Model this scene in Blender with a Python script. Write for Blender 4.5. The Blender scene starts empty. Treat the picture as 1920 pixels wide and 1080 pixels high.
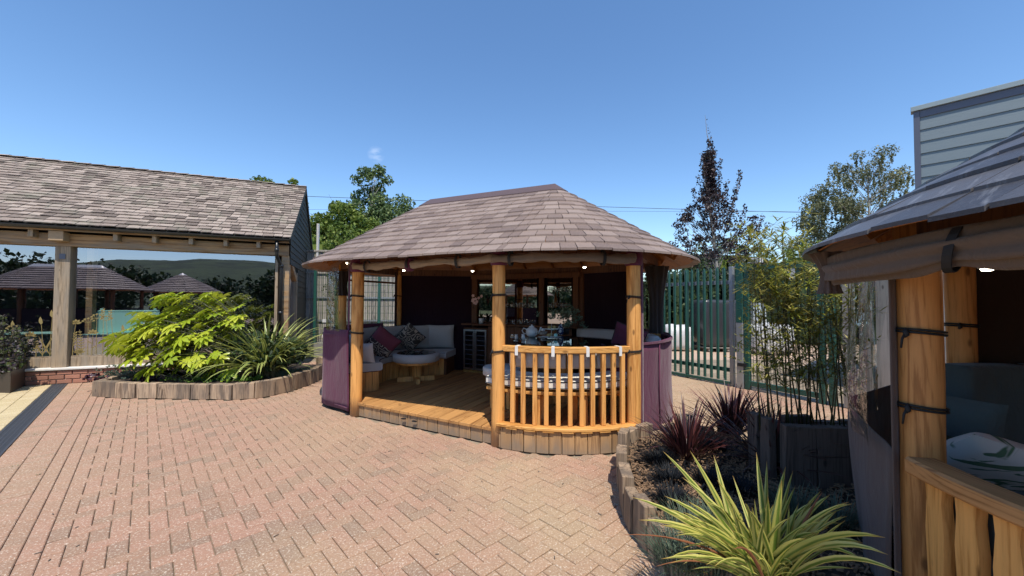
import bpy, math, random
from mathutils import Vector, Matrix, noise
sc = bpy.context.scene
col = sc.collection
PI = math.pi
rad = math.radians
V = Vector
# ---------------------------------------------------------------- camera
cam_d = bpy.data.cameras.new('camera')
cam = bpy.data.objects.new('camera', cam_d)
col.objects.link(cam)
PITCH, ROLL, EYE, FPX = rad(1.55), rad(0.29), 1.6, 730.0
CM = Matrix.Translation((0, 0, EYE)) @ Matrix.Rotation(PI/2 + PITCH, 4, 'X') @ Matrix.Rotation(ROLL, 4, 'Z')
cam.matrix_world = CM
cam_d.sensor_width = 36.0
cam_d.lens = 36.0*FPX/1920
cam_d.shift_y = 0.00375
cam_d.clip_start = 0.05
cam_d.clip_end = 3000
sc.camera = cam
# ---------------------------------------------------------------- sky, sun, exposure
SUN_EL, SUN_AZ = rad(62.5), rad(168.0)
world = bpy.data.worlds.new('World')
sc.world = world
world.use_nodes = True
wt = world.node_tree
for n in list(wt.nodes):
    wt.nodes.remove(n)
w_out = wt.nodes.new('ShaderNodeOutputWorld')
w_bg = wt.nodes.new('ShaderNodeBackground')
w_sky = wt.nodes.new('ShaderNodeTexSky')
w_sky.sky_type = 'NISHITA'
w_sky.sun_disc = False
w_sky.sun_elevation = SUN_EL
w_sky.sun_rotation = SUN_AZ
w_sky.altitude = 0
w_sky.air_density = 0.93
w_sky.dust_density = 0.1
w_sky.ozone_density = 2.0
w_bg.inputs['Strength'].default_value = 0.142
w_hs = wt.nodes.new('ShaderNodeHueSaturation'); w_hs.inputs['Saturation'].default_value = 1.14
wt.links.new(w_sky.outputs[0], w_hs.inputs['Color'])
# one faint wisp of cloud
w_tc = wt.nodes.new('ShaderNodeTexCoord'); w_nz = wt.nodes.new('ShaderNodeTexNoise'); w_nz.inputs['Scale'].default_value = 26; w_nz.inputs['Detail'].default_value = 6
w_mp = wt.nodes.new('ShaderNodeMapping'); w_mp.inputs['Scale'].default_value = (1, 1, 3)
wt.links.new(w_tc.outputs['Generated'], w_mp.inputs[0]); wt.links.new(w_mp.outputs[0], w_nz.inputs['Vector'])
w_ds = wt.nodes.new('ShaderNodeVectorMath'); w_ds.operation = 'DISTANCE'
w_dn = wt.nodes.new('ShaderNodeVectorMath'); w_dn.operation = 'NORMALIZE'
wt.links.new(w_tc.outputs['Generated'], w_dn.inputs[0]); wt.links.new(w_dn.outputs[0], w_ds.inputs[0])
w_cd = (CM.to_3x3() @ V(((705-960)/FPX, (547.2-290)/FPX, -1))).normalized()
w_ds.inputs[1].default_value = w_cd
w_r1 = wt.nodes.new('ShaderNodeMapRange')
for i_, v_ in enumerate((.0, .020, .42, 0)): w_r1.inputs[i_+1].default_value = v_
wt.links.new(w_ds.outputs['Value'], w_r1.inputs[0])
w_r2 = wt.nodes.new('ShaderNodeMapRange')
for i_, v_ in enumerate((.40, .70, 0, 1)): w_r2.inputs[i_+1].default_value = v_
wt.links.new(w_nz.outputs['Fac'], w_r2.inputs[0])
w_ml = wt.nodes.new('ShaderNodeMath'); w_ml.operation = 'MULTIPLY'
wt.links.new(w_r1.outputs[0], w_ml.inputs[0]); wt.links.new(w_r2.outputs[0], w_ml.inputs[1])
w_mx = wt.nodes.new('ShaderNodeMix'); w_mx.data_type = 'RGBA'; w_mx.inputs[7].default_value = (6.5, 6.8, 7.2, 1)
wt.links.new(w_ml.outputs[0], w_mx.inputs[0]); wt.links.new(w_hs.outputs[0], w_mx.inputs[6])
wt.links.new(w_mx.outputs[2], w_bg.inputs['Color'])
wt.links.new(w_bg.outputs[0], w_out.inputs['Surface'])
sun_d = bpy.data.lights.new('sun', 'SUN')
sun_d.energy = 3.6
sun_d.angle = rad(0.53)
sun_d.color = (1.0, 0.93, 0.82)
sun = bpy.data.objects.new('sun', sun_d)
col.objects.link(sun)
TO_SUN = V((math.sin(SUN_AZ)*math.cos(SUN_EL), math.cos(SUN_AZ)*math.cos(SUN_EL), math.sin(SUN_EL)))
sun.rotation_euler = (-TO_SUN).to_track_quat('-Z', 'Y').to_euler()
sun.location = (0, 0, 30)
sc.view_settings.view_transform = 'Standard'
sc.view_settings.look = 'None'
sc.view_settings.exposure = 0.62
sc.view_settings.gamma = 1.0
sc.view_settings.use_curve_mapping = False
sc.cycles.max_bounces = 8
sc.cycles.transparent_max_bounces = 24
sc.cycles.caustics_reflective = False
sc.cycles.caustics_refractive = False
# ---------------------------------------------------------------- measuring helpers
PPX, PPY = 960.0, 547.2
CR = CM.to_3x3()
CRI = CR.inverted()
def ray(px, py):
    return CR @ V(((px-PPX)/FPX, (PPY-py)/FPX, -1.0))
def at_h(px, py, h=0.0):
    r = ray(px, py); t = (h-EYE)/r.z
    return V((r.x*t, r.y*t, h))
def at_y(px, py, y):
    r = ray(px, py); t = y/r.y
    return V((r.x*t, y, EYE + r.z*t))
def proj(p):
    q = CRI @ (V(p)-V((0, 0, EYE)))
    if q.z > -0.05:
        return None
    return (PPX + FPX*q.x/-q.z, PPY - FPX*q.y/-q.z)
def scr_area(vs, faces):
    pts = []
    for v in vs:
        q = proj(v)
        if q is None:
            return 0.0
        pts.append(q)
    xs = [p[0] for p in pts]; ys = [p[1] for p in pts]
    if max(xs) < 0 or min(xs) > 1920 or max(ys) < 0 or min(ys) > 1080:
        return 0.0
    best = 0.0
    for f in faces:
        a = 0.0
        for i in range(len(f)):
            p, q = pts[f[i]], pts[f[(i+1) % len(f)]]
            a += p[0]*q[1]-q[0]*p[1]
        # facing camera: screen y grows down, so counter-clockwise faces give negative area
        if -a > best:
            best = -a
    return best*0.5
def arc(c, r, a0, a1, n):
    return [V((c[0]+r*math.cos(a0+(a1-a0)*i/n), c[1]+r*math.sin(a0+(a1-a0)*i/n))) for i in range(n+1)]
# ---------------------------------------------------------------- mesh builder
class MB:
    def __init__(s):
        s.v, s.f, s.uv = [], [], []
    def add(s, vs, fs, uvs=None):
        b = len(s.v)
        s.v += [V(v) for v in vs]
        s.f += [tuple(i+b for i in f) for f in fs]
        s.uv += list(uvs) if uvs else [(0.0, 0.0)]*len(vs)
        return s
    def box(s, c, d, ax=(1, 0, 0), ch=0.0, up=(0, 0, 1)):
        vs, fs = box_vf(c, d, ax, ch, up)
        return s.add(vs, fs)
    def prism(s, poly, z0, z1, ch=0.0):
        return s.add(*prism_vf(poly, z0, z1, ch))
    def tube(s, pts, rads, n=8, cap=True):
        pts = [V(p) for p in pts]
        if not hasattr(rads, '__len__'):
            rads = [rads]*len(pts)
        b = len(s.v)
        up = None
        for i, p in enumerate(pts):
            t = (pts[min(i+1, len(pts)-1)]-pts[max(i-1, 0)]).normalized()
            if up is None:
                up = t.orthogonal().normalized()
            up = (up - t*up.dot(t))
            up = up.normalized() if up.length > 1e-6 else t.orthogonal().normalized()
            w = t.cross(up)
            for k in range(n):
                a = 2*PI*k/n
                s.v.append(p + (up*math.cos(a)+w*math.sin(a))*rads[i]); s.uv.append((k/n, i))
        for i in range(len(pts)-1):
            for k in range(n):
                a, c = b+i*n+k, b+i*n+(k+1) % n
                s.f.append((a, c, c+n, a+n))
        if cap:
            s.f.append(tuple(b+k for k in reversed(range(n))))
            s.f.append(tuple(b+(len(pts)-1)*n+k for k in range(n)))
        return s
    def sweep(s, path, prof, closed=False, capped=True, zoff=None):
        # path: 2D/3D points; prof: closed list of (side, z); side is to the RIGHT of travel
        b = len(s.v); n = len(prof); m = len(path)
        P = [V((p[0], p[1], p[2] if len(p) > 2 else 0.0)) for p in path]
        for i in range(m):
            if closed:
                t = P[(i+1) % m]-P[i-1]
            else:
                t = P[min(i+1, m-1)]-P[max(i-1, 0)]
            t.z = 0; t.normalize()
            r = V((t.y, -t.x, 0))
            k = 1.0
            if 0 < i < m-1 or closed:
                a1 = (P[i]-P[i-1]); a1.z = 0; a1.normalize()
                dd = max(0.35, a1.dot(t)); k = 1/dd
            for (sx, z) in prof:
                q = P[i] + r*sx*k + V((0, 0, z + (zoff(i) if zoff else 0)))
                s.v.append(q); s.uv.append((i, z))
        for i in range(m if closed else m-1):
            j = (i+1) % m
            for k in range(n):
                l = (k+1) % n
                s.f.append((b+i*n+k, b+j*n+k, b+j*n+l, b+i*n+l))
        if not closed and capped:
            s.f.append(tuple(b+k for k in range(n)))
            s.f.append(tuple(b+(m-1)*n+k for k in reversed(range(n))))
        return s
    def lathe(s, c, prof, n=24, a0=0.0, a1=2*PI):
        b = len(s.v); full = abs(a1-a0-2*PI) < 1e-6; m = n if full else n+1
        for i in range(m):
            a = a0+(a1-a0)*i/n
            for (r, z) in prof:
                s.v.append(V((c[0]+r*math.cos(a), c[1]+r*math.sin(a), c[2]+z))); s.uv.append((0, 0))
        k = len(prof)
        for i in range(n):
            j = (i+1) % m
            for q in range(k-1):
                s.f.append((b+i*k+q, b+j*k+q, b+j*k+q+1, b+i*k+q+1))
        return s
    def build(s, name, mat, parent=None, smooth=False, kind=None, uv=False, label=None):
        return mk(name, s.v, s.f, mat, parent, smooth, kind, s.uv if uv else None, label)
def box_vf(c, d, ax=(1, 0, 0), ch=0.0, up=(0, 0, 1)):
    c = V(c); x = V(ax).normalized(); z = V(up); z = (z-x*z.dot(x)).normalized(); y = z.cross(x)
    hx, hy, hz = d[0]/2, d[1]/2, d[2]/2
    if ch <= 0:
        vs = [c+x*(sx*hx)+y*(sy*hy)+z*(sz*hz) for sz in (-1, 1) for sx, sy in ((-1, -1), (1, -1), (1, 1), (-1, 1))]
        return vs, [(3, 2, 1, 0), (4, 5, 6, 7), (0, 1, 5, 4), (1, 2, 6, 5), (2, 3, 7, 6), (3, 0, 4, 7)]
    ch = min(ch, hx*.45, hy*.45, hz*.45)
    vs = []; idx = {}
    for sx in (-1, 1):
        for sy in (-1, 1):
            for sz in (-1, 1):
                for a in range(3):
                    h = [hx-ch, hy-ch, hz-ch]; h[a] += ch
                    idx[(sx, sy, sz, a)] = len(vs)
                    vs.append(c+x*(sx*h[0])+y*(sy*h[1])+z*(sz*h[2]))
    fs = []
    S = (-1, 1)
    def orient(f):
        p = [vs[i]-c for i in f]
        nrm = (p[1]-p[0]).cross(p[2]-p[0])
        mid = sum(p, V((0, 0, 0)))
        return f if nrm.dot(mid) > 0 else tuple(reversed(f))
    for s1 in S:
        fs.append(orient((idx[(s1, -1, -1, 0)], idx[(s1, 1, -1, 0)], idx[(s1, 1, 1, 0)], idx[(s1, -1, 1, 0)])))
        fs.append(orient((idx[(-1, s1, -1, 1)], idx[(1, s1, -1, 1)], idx[(1, s1, 1, 1)], idx[(-1, s1, 1, 1)])))
        fs.append(orient((idx[(-1, -1, s1, 2)], idx[(1, -1, s1, 2)], idx[(1, 1, s1, 2)], idx[(-1, 1, s1, 2)])))
        for s2 in S:
            fs.append(orient((idx[(s1, s2, -1, 0)], idx[(s1, s2, 1, 0)], idx[(s1, s2, 1, 1)], idx[(s1, s2, -1, 1)])))
            fs.append(orient((idx[(s1, -1, s2, 0)], idx[(s1, 1, s2, 0)], idx[(s1, 1, s2, 2)], idx[(s1, -1, s2, 2)])))
            fs.append(orient((idx[(-1, s1, s2, 1)], idx[(1, s1, s2, 1)], idx[(1, s1, s2, 2)], idx[(-1, s1, s2, 2)])))
            for s3 in S:
                fs.append(orient((idx[(s1, s2, s3, 0)], idx[(s1, s2, s3, 1)], idx[(s1, s2, s3, 2)])))
    return vs, fs
def prism_vf(poly, z0, z1, ch=0.0):
    n = len(poly)
    a = sum(poly[i][0]*poly[(i+1) % n][1]-poly[(i+1) % n][0]*poly[i][1] for i in range(n))
    if a < 0:
        poly = list(reversed(poly))
    vs = [V((p[0], p[1], z0)) for p in poly]
    if ch <= 0:
        vs += [V((p[0], p[1], z1)) for p in poly]
        fs = [tuple(reversed(range(n))), tuple(range(n, 2*n))]
        fs += [(i, (i+1) % n, n+(i+1) % n, n+i) for i in range(n)]
        return vs, fs
    vs += [V((p[0], p[1], z1-ch)) for p in poly]
    for i in range(n):
        p, q, r = V(poly[i-1][:2]), V(poly[i][:2]), V(poly[(i+1) % n][:2])
        e1 = (q-p); e2 = (r-q)
        e1 = e1.normalized() if e1.length > 1e-9 else V((1, 0)); e2 = e2.normalized() if e2.length > 1e-9 else e1
        n1 = V((-e1.y, e1.x)); n2 = V((-e2.y, e2.x))
        b = n1+n2
        if b.length < 1e-6:
            b = n1
        b = b.normalized(); k = ch/max(0.4, b.dot(n1))
        vs.append(V((q.x+b.x*k, q.y+b.y*k, z1)))
    fs = [tuple(reversed(range(n))), tuple(range(2*n, 3*n))]
    fs += [(i, (i+1) % n, n+(i+1) % n, n+i) for i in range(n)]
    fs += [(n+i, n+(i+1) % n, 2*n+(i+1) % n, 2*n+i) for i in range(n)]
    return vs, fs
ORG = {}
def org(o):
    return ORG.get(o.name, V((0, 0, 0))) if o is not None else V((0, 0, 0))
def mk(name, vs, fs, mat, parent=None, smooth=False, kind=None, uvs=None, label=None):
    L = org(parent)
    me = bpy.data.meshes.new(name)
    me.from_pydata([tuple(V(v)-L) for v in vs], [], fs)
    if uvs:
        ul = me.uv_layers.new(name='uv')
        vi = [0]*len(me.loops)
        me.loops.foreach_get('vertex_index', vi)
        fl = []
        for i in vi:
            fl += [uvs[i][0], uvs[i][1]]
        ul.data.foreach_set('uv', fl)
    if smooth:
        me.polygons.foreach_set('use_smooth', [True]*len(me.polygons))
    if mat:
        me.materials.append(mat)
    o = bpy.data.objects.new(name, me)
    col.objects.link(o)
    if parent is not None:
        o.parent = parent
        ORG[o.name] = L
    if kind:
        o['kind'] = kind
    if label:
        o['label'] = label
    return o
def tag(o, label=None, cat=None, group=None, kind=None):
    if label: o['label'] = label
    if cat: o['category'] = cat
    if group: o['group'] = group
    if kind: o['kind'] = kind
    return o
def thing(name, loc, label, cat, group=None):
    o = bpy.data.objects.new(name, None)
    o.empty_display_size = 0.1
    o.location = loc
    col.objects.link(o)
    ORG[o.name] = V(loc)
    return tag(o, label, cat, group)
def solo(o, label, cat, group=None):
    # a top level mesh built in world coordinates: put its origin at its base
    me = o.data
    n = len(me.vertices)
    co = [0.0]*(3*n); me.vertices.foreach_get('co', co)
    x = sum(co[0::3])/n; y = sum(co[1::3])/n; z = min(co[2::3])
    me.transform(Matrix.Translation((-x, -y, -z)))
    o.location = (x, y, z)
    return tag(o, label, cat, group)
def pieces(items, name, mat, parent, limit=300, smooth=False, rest=None):
    """items: (verts, faces[, uvs]); the ones that show largest become single parts, the rest one 'stuff' part"""
    sc_ = [(scr_area(it[0], it[1]), i) for i, it in enumerate(items)]
    sc_.sort(key=lambda t: -t[0])
    single = [i for a, i in sc_[:limit] if a > 0 or len(items) <= limit]
    S = set(single)
    for i in sorted(single):
        it = items[i]
        mk(name, it[0], it[1], mat, parent, smooth, None, it[2] if len(it) > 2 else None)
    if len(S) < len(items):
        mb = MB(); u = False
        for i, it in enumerate(items):
            if i not in S:
                mb.add(it[0], it[1], it[2] if len(it) > 2 else None); u = u or len(it) > 2
        mb.build(rest or name, mat, parent, smooth, 'stuff', u)
def inst(me, name, parent, M):
    o = bpy.data.objects.new(name, me)
    col.objects.link(o)
    if parent is not None:
        o.parent = parent
        o.matrix_local = Matrix.Translation(-org(parent)) @ M
        ORG[o.name] = org(parent)
    else:
        o.matrix_world = M
    return o
def copy_tree(o, parent=None):
    c = o.copy(); col.objects.link(c); c.parent = parent
    for ch in list(o.children):
        copy_tree(ch, c)
    return c
def clip_half(poly, n, c):
    out = []
    m = len(poly)
    for i in range(m):
        p, q = poly[i], poly[(i+1) % m]
        dp, dq = p[0]*n[0]+p[1]*n[1]-c, q[0]*n[0]+q[1]*n[1]-c
        if dp <= 0:
            out.append(p)
        if (dp < 0 < dq) or (dq < 0 < dp):
            t = dp/(dp-dq)
            out.append(V((p[0]+(q[0]-p[0])*t, p[1]+(q[1]-p[1])*t)))
    return out
def inside(p, poly):
    r = False; n = len(poly)
    for i in range(n):
        a, b = poly[i], poly[(i+1) % n]
        if (a[1] > p[1]) != (b[1] > p[1]) and p[0] < (b[0]-a[0])*(p[1]-a[1])/(b[1]-a[1])+a[0]:
            r = not r
    return r
def resample(pts, step, closed=False):
    P = [V(p) for p in pts]
    if closed: P.append(P[0].copy())
    out = [P[0].copy()]; acc = 0.0
    for i in range(len(P)-1):
        d = (P[i+1]-P[i]); L = d.length
        if L < 1e-9: continue
        t = step-acc
        while t <= L:
            out.append(P[i]+d*(t/L)); t += step
        acc = L-(t-step)
    return out
def chaikin(pts, k=2, closed=False):
    P = [V(p) for p in pts]
    for _ in range(k):
        Q = [] if closed else [P[0]]
        n = len(P)
        for i in range(n if closed else n-1):
            a, b = P[i], P[(i+1) % n]
            Q += [a*.75+b*.25, a*.25+b*.75]
        if not closed: Q.append(P[-1])
        P = Q
    return P
# ---------------------------------------------------------------- materials
class NT:
    def __init__(s, name):
        s.m = bpy.data.materials.new(name); s.m.use_nodes = True
        s.t = s.m.node_tree
        for n in list(s.t.nodes): s.t.nodes.remove(n)
        s.out = s.n('ShaderNodeOutputMaterial')
    def n(s, typ, **kw):
        nd = s.t.nodes.new(typ)
        for k, v in kw.items(): setattr(nd, k, v)
        return nd
    def l(s, a, b): s.t.links.new(a, b)
    def val(s, sock, v):
        if hasattr(v, 'is_linked') or hasattr(v, 'links'): s.l(v, sock)
        else:
            if hasattr(v, '__len__') and len(v) == 3 and len(sock.default_value) == 4: v = (*v, 1)
            sock.default_value = v
    def math(s, op, a, b=0.5, clamp=False):
        nd = s.n('ShaderNodeMath', operation=op, use_clamp=clamp)
        s.val(nd.inputs[0], a); s.val(nd.inputs[1], b)
        return nd.outputs[0]
    def mix(s, f, a, b, mode='MIX'):
        nd = s.n('ShaderNodeMix', data_type='RGBA', blend_type=mode)
        s.val(nd.inputs[0], f); s.val(nd.inputs[6], a); s.val(nd.inputs[7], b)
        return nd.outputs[2]
    def ramp(s, f, stops, interp='LINEAR'):
        nd = s.n('ShaderNodeValToRGB'); cr = nd.color_ramp; cr.interpolation = interp
        while len(cr.elements) < len(stops): cr.elements.new(0.5)
        for e, (p, c) in zip(cr.elements, stops):
            e.position = p; e.color = (*c, 1) if len(c) == 3 else c
        s.val(nd.inputs[0], f)
        return nd.outputs[0]
    def maprange(s, f, a, b, c=0.0, d=1.0):
        nd = s.n('ShaderNodeMapRange'); s.val(nd.inputs[0], f)
        for i, v in enumerate((a, b, c, d)): nd.inputs[i+1].default_value = v
        return nd.outputs[0]
    def rand(s):
        g = s.n('ShaderNodeNewGeometry'); o = s.n('ShaderNodeObjectInfo')
        return s.math('FRACT', s.math('ADD', g.outputs['Random Per Island'], o.outputs['Random']))
    def rand2(s, r):
        return s.math('FRACT', s.math('MULTIPLY', r, 17.37))
    def pos(s):
        return s.n('ShaderNodeNewGeometry').outputs['Position']
    def noise(s, vec, scale, detail=3, rough=.55, out='Fac', dist=0.0):
        nd = s.n('ShaderNodeTexNoise'); nd.inputs['Scale'].default_value = scale
        nd.inputs['Detail'].default_value = detail; nd.inputs['Roughness'].default_value = rough
        nd.inputs['Distortion'].default_value = dist
        if vec is not None: s.l(vec, nd.inputs['Vector'])
        return nd.outputs[out]
    def voro(s, vec, scale, feature='F1', out='Distance', rnd=1.0):
        nd = s.n('ShaderNodeTexVoronoi', feature=feature); nd.inputs['Scale'].default_value = scale
        nd.inputs['Randomness'].default_value = rnd
        if vec is not None: s.l(vec, nd.inputs['Vector'])
        return nd.outputs[out]
    def vscale(s, vec, sc3, rotz=0.0, off=None):
        v = vec
        if rotz:
            r = s.n('ShaderNodeMapping'); s.l(v, r.inputs[0]); r.inputs['Rotation'].default_value = (0, 0, -rotz); v = r.outputs[0]
        if off is not None:
            a = s.n('ShaderNodeVectorMath', operation='ADD'); s.l(v, a.inputs[0])
            c = s.n('ShaderNodeCombineXYZ')
            for i in range(3): s.l(s.math('MULTIPLY', off, (31.7, 17.3, 23.9)[i]), c.inputs[i])
            s.l(c.outputs[0], a.inputs[1]); v = a.outputs[0]
        m = s.n('ShaderNodeMapping'); s.l(v, m.inputs[0]); m.inputs['Scale'].default_value = sc3
        return m.outputs[0]
    def bump(s, h, strength=.3, dist=.01):
        b = s.n('ShaderNodeBump'); b.inputs['Strength'].default_value = strength; b.inputs['Distance'].default_value = dist
        s.l(h, b.inputs['Height'])
        return b.outputs[0]
    def pbr(s, color, rough=.6, normal=None, metal=0.0, spec=None, sheen=None, coat=None, subs=None):
        p = s.n('ShaderNodeBsdfPrincipled')
        s.val(p.inputs['Base Color'], color); s.val(p.inputs['Roughness'], rough); s.val(p.inputs['Metallic'], metal)
        if normal is not None: s.l(normal, p.inputs['Normal'])
        if spec is not None: s.val(p.inputs['Specular IOR Level'], spec)
        if sheen is not None: p.inputs['Sheen Weight'].default_value = sheen
        if coat is not None: p.inputs['Coat Weight'].default_value = coat
        s.l(p.outputs[0], s.out.inputs['Surface'])
        return p
def z_of(m, vec):
    x = m.n('ShaderNodeSeparateXYZ'); m.l(vec, x.inputs[0]); return x.outputs['Z']
def wood(name, c1, c2, axis='z', rot=0.0, rough=.6, knots=True, grey=None, greyz=None, scale=1.0, var=.35):
    m = NT(name); r = m.rand(); p = m.pos()
    k = {'x': (1.2, 22, 22), 'y': (22, 1.2, 22), 'z': (22, 22, 1.2)}[axis]
    k = tuple(a*scale for a in k)
    v = m.vscale(p, k, rot, r)
    g = m.noise(m.vscale(p, tuple(a*2.6 for a in k), rot, r), 1.0, 4, .7)
    k2 = tuple(a*.24 for a in k)
    g2 = m.noise(m.vscale(p, k2, rot, r), 1.0, 2, .45, dist=.8)
    rg = m.math('POWER', m.math('ADD', m.math('MULTIPLY', m.math('SINE', m.math('MULTIPLY', g2, 80.0)), .5), .5), 2.2)
    f = m.math('ADD', m.math('MULTIPLY', g, .55), m.math('MULTIPLY', g2, .40))
    f = m.math('SUBTRACT', f, m.math('MULTIPLY', rg, .095))
    c = m.ramp(f, [(.26, tuple(a*.7 for a in c2)), (.36, c2), (.44, c1), (.60, tuple(min(1, a*1.2) for a in c1))])
    c = m.mix(m.math('MULTIPLY', m.rand2(r), var), c, tuple(a*.42 for a in c2))
    c = m.mix(m.math('MULTIPLY', m.rand2(m.rand2(r)), var*.8), c, tuple(min(1, a*1.25) for a in c1))
    if knots:
        kk = {'x': (4.2, 10, 10), 'y': (10, 4.2, 10), 'z': (10, 10, 4.2)}[axis]
        vd = m.voro(m.vscale(p, kk, rot, r), 1.0)
        kv = m.n('ShaderNodeSeparateColor'); m.l(m.voro(m.vscale(p, kk, rot, r), 1.0, out='Color'), kv.inputs[0])
        kf = m.math('MULTIPLY', m.maprange(vd, .08, .17, 1, 0), m.math('GREATER_THAN', kv.outputs[0], .55))
        c = m.mix(m.math('MULTIPLY', kf, .75), c, tuple(a*.3 for a in c2))
    if grey:
        n = m.noise(m.vscale(p, {'x': (1.5, 9, 9), 'y': (9, 1.5, 9), 'z': (9, 9, 1.5)}[axis], rot, r), 1.0, 4, .6)
        gf = m.maprange(n, .42, .62, 0, 1)
        if greyz:
            zf = m.maprange(z_of(m, p), greyz[0], greyz[1], 1, 0)
            gf = m.math('MULTIPLY', m.math('ADD', gf, zf), zf, clamp=True)
        c = m.mix(m.math('MULTIPLY', gf, .8), c, grey)
    m.pbr(c, rough, m.bump(g, .35, .004), spec=.35)
    return m.m
def plain(name, c, rough=.6, nscale=8, namt=.25, metal=0.0, bump=0.0, bscale=60, var=0.0, spec=None, sheen=None, obj=False):
    m = NT(name); p = m.pos()
    n = m.noise(p, nscale, 4, .6)
    cc = m.mix(m.math('MULTIPLY', n, namt), c, tuple(a*.35 for a in c))
    if var:
        cc = m.mix(m.math('MULTIPLY', m.rand(), var), cc, tuple(a*.4 for a in c))
    nb = m.bump(m.noise(p, bscale, 4, .6), bump, .005) if bump else None
    m.pbr(cc, rough, nb, metal, spec, sheen)
    return m.m
def fabric(name, c, c2=None, weave=420, rough=.95):
    m = NT(name); p = m.pos()
    n = m.noise(p, 5, 4, .6)
    cc = m.mix(m.math('MULTIPLY', n, .35), c, c2 or tuple(a*.6 for a in c))
    folds = m.noise(m.vscale(p, (11, 11, 3.5)), 1.0, 4, .55, dist=.8)
    w = m.noise(p, weave, 2, .5)
    h = m.math('ADD', m.math('MULTIPLY', folds, 6.0), m.math('MULTIPLY', w, .25))
    m.pbr(cc, rough, m.bump(h, .25, .01), spec=.2, sheen=.15)
    return m.m
def leafmat(name, stops, rough=.45, trans=.3, uvstripe=None, spec=.4, noise_s=2.5):
    m = NT(name); r = m.rand(); p = m.pos()
    n = m.noise(p, noise_s, 3, .6)
    f = m.math('ADD', m.math('MULTIPLY', r, .65), m.math('MULTIPLY', n, .45))
    c = m.ramp(f, stops)
    if uvstripe:
        uv = m.n('ShaderNodeUVMap'); x = m.n('ShaderNodeSeparateXYZ'); m.l(uv.outputs[0], x.inputs[0])
        d = m.math('ABSOLUTE', m.math('SUBTRACT', x.outputs[0], .5))
        jit = m.math('MULTIPLY', m.rand2(r), .12)
        st = m.maprange(m.math('ADD', d, jit), uvstripe[0], uvstripe[1], 1, 0)
        c = m.mix(st, c, uvstripe[2])
        if len(uvstripe) > 3:
            tip = m.maprange(x.outputs[1], .9, 1.0, 0, 1)
            c = m.mix(m.math('MULTIPLY', tip, .7), c, uvstripe[3])
    pr = m.pbr(c, rough, spec=spec)
    if trans > 0:
        t = m.n('ShaderNodeBsdfTranslucent'); m.val(t.inputs[0], m.mix(.5, c, (.5, .6, .1), 'MULTIPLY') if False else c)
        mx = m.n('ShaderNodeMixShader'); mx.inputs[0].default_value = trans
        m.l(pr.outputs[0], mx.inputs[1]); m.l(t.outputs[0], mx.inputs[2]); m.l(mx.outputs[0], m.out.inputs['Surface'])
    return m.m
def glassmat(name, tint=(1, 1, 1), refl=.1, rough=.0, alpha=1.0, refl_edge=.9, wav=0.0, wscale=3.0, rtint=(1, 1, 1)):
    m = NT(name)
    tr = m.n('ShaderNodeBsdfTransparent'); m.val(tr.inputs[0], tint)
    gl = m.n('ShaderNodeBsdfGlossy'); gl.inputs['Roughness'].default_value = rough; m.val(gl.inputs[0], rtint)
    lw = m.n('ShaderNodeLayerWeight'); lw.inputs[0].default_value = .5
    f = m.maprange(m.math('POWER', lw.outputs['Facing'], 2.5), 0, 1, refl, refl_edge)
    if wav:
        b = m.bump(m.noise(m.pos(), wscale, 3, .5), wav, .05); m.l(b, gl.inputs['Normal'])
    mx = m.n('ShaderNodeMixShader'); m.l(f, mx.inputs[0]); m.l(tr.outputs[0], mx.inputs[1]); m.l(gl.outputs[0], mx.inputs[2])
    m.l(mx.outputs[0], m.out.inputs['Surface'])
    return m.m
# ---------------------------------------------------------------- the materials
def paver_mat(name, a, b, c):
    m = NT(name); r = m.rand(); p = m.pos()
    big = m.noise(p, .55, 3, .5)
    f = m.math('ADD', m.math('MULTIPLY', r, .5), m.math('MULTIPLY', big, .55))
    cc = m.ramp(f, [(.22, c), (.40, a), (.6, b), (.8, a)])
    dust = m.maprange(m.noise(m.vscale(p, (.5, .5, .5)), 1.0, 4, .6), .40, .62, 0, 1)
    px_ = m.n('ShaderNodeSeparateXYZ'); m.l(p, px_.inputs[0])
    dust = m.math('MULTIPLY', dust, m.maprange(px_.outputs['X'], -3.0, .5, .35, 1.25), clamp=True)
    cc = m.mix(m.math('MULTIPLY', dust, .6), cc, (.42, .315, .19))
    sp = m.maprange(m.noise(p, 75, 2, .75), .55, .66, 0, 1)
    cc = m.mix(m.math('MULTIPLY', sp, .55), cc, (.74, .66, .54))
    sp2 = m.maprange(m.noise(p, 62, 3, .75), .34, .46, 1, 0)
    cc = m.mix(m.math('MULTIPLY', sp2, .5), cc, (.16, .10, .075))
    st = m.maprange(m.noise(m.vscale(p, (1.3, 1.3, 1.3)), 1.0, 5, .7), .60, .74, 0, 1)
    cc = m.mix(m.math('MULTIPLY', st, .22), cc, (.17, .12, .09))
    h = m.noise(p, 160, 3, .7)
    m.pbr(cc, .9, m.bump(h, .6, .004), spec=.25)
    return m.m
M = {}
M['paver'] = paver_mat('red brick paver', (.32, .195, .13), (.365, .21, .145), (.255, .17, .12))
M['paver_yellow'] = paver_mat('yellow paver', (.50, .40, .22), (.56, .46, .27), (.42, .34, .2))
def sandmat():
    m = NT('joint sand'); p = m.pos()
    n = m.noise(p, 2.0, 5, .7); n2 = m.noise(p, 120, 2, .6)
    c = m.mix(m.maprange(n, .4, .62), (.32, .25, .175), (.13, .105, .07))
    c = m.mix(m.math('MULTIPLY', n2, .5), c, (.32, .25, .18))
    m.pbr(c, .95, m.bump(n2, .5, .004)); return m.m
M['sand'] = sandmat()
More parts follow.
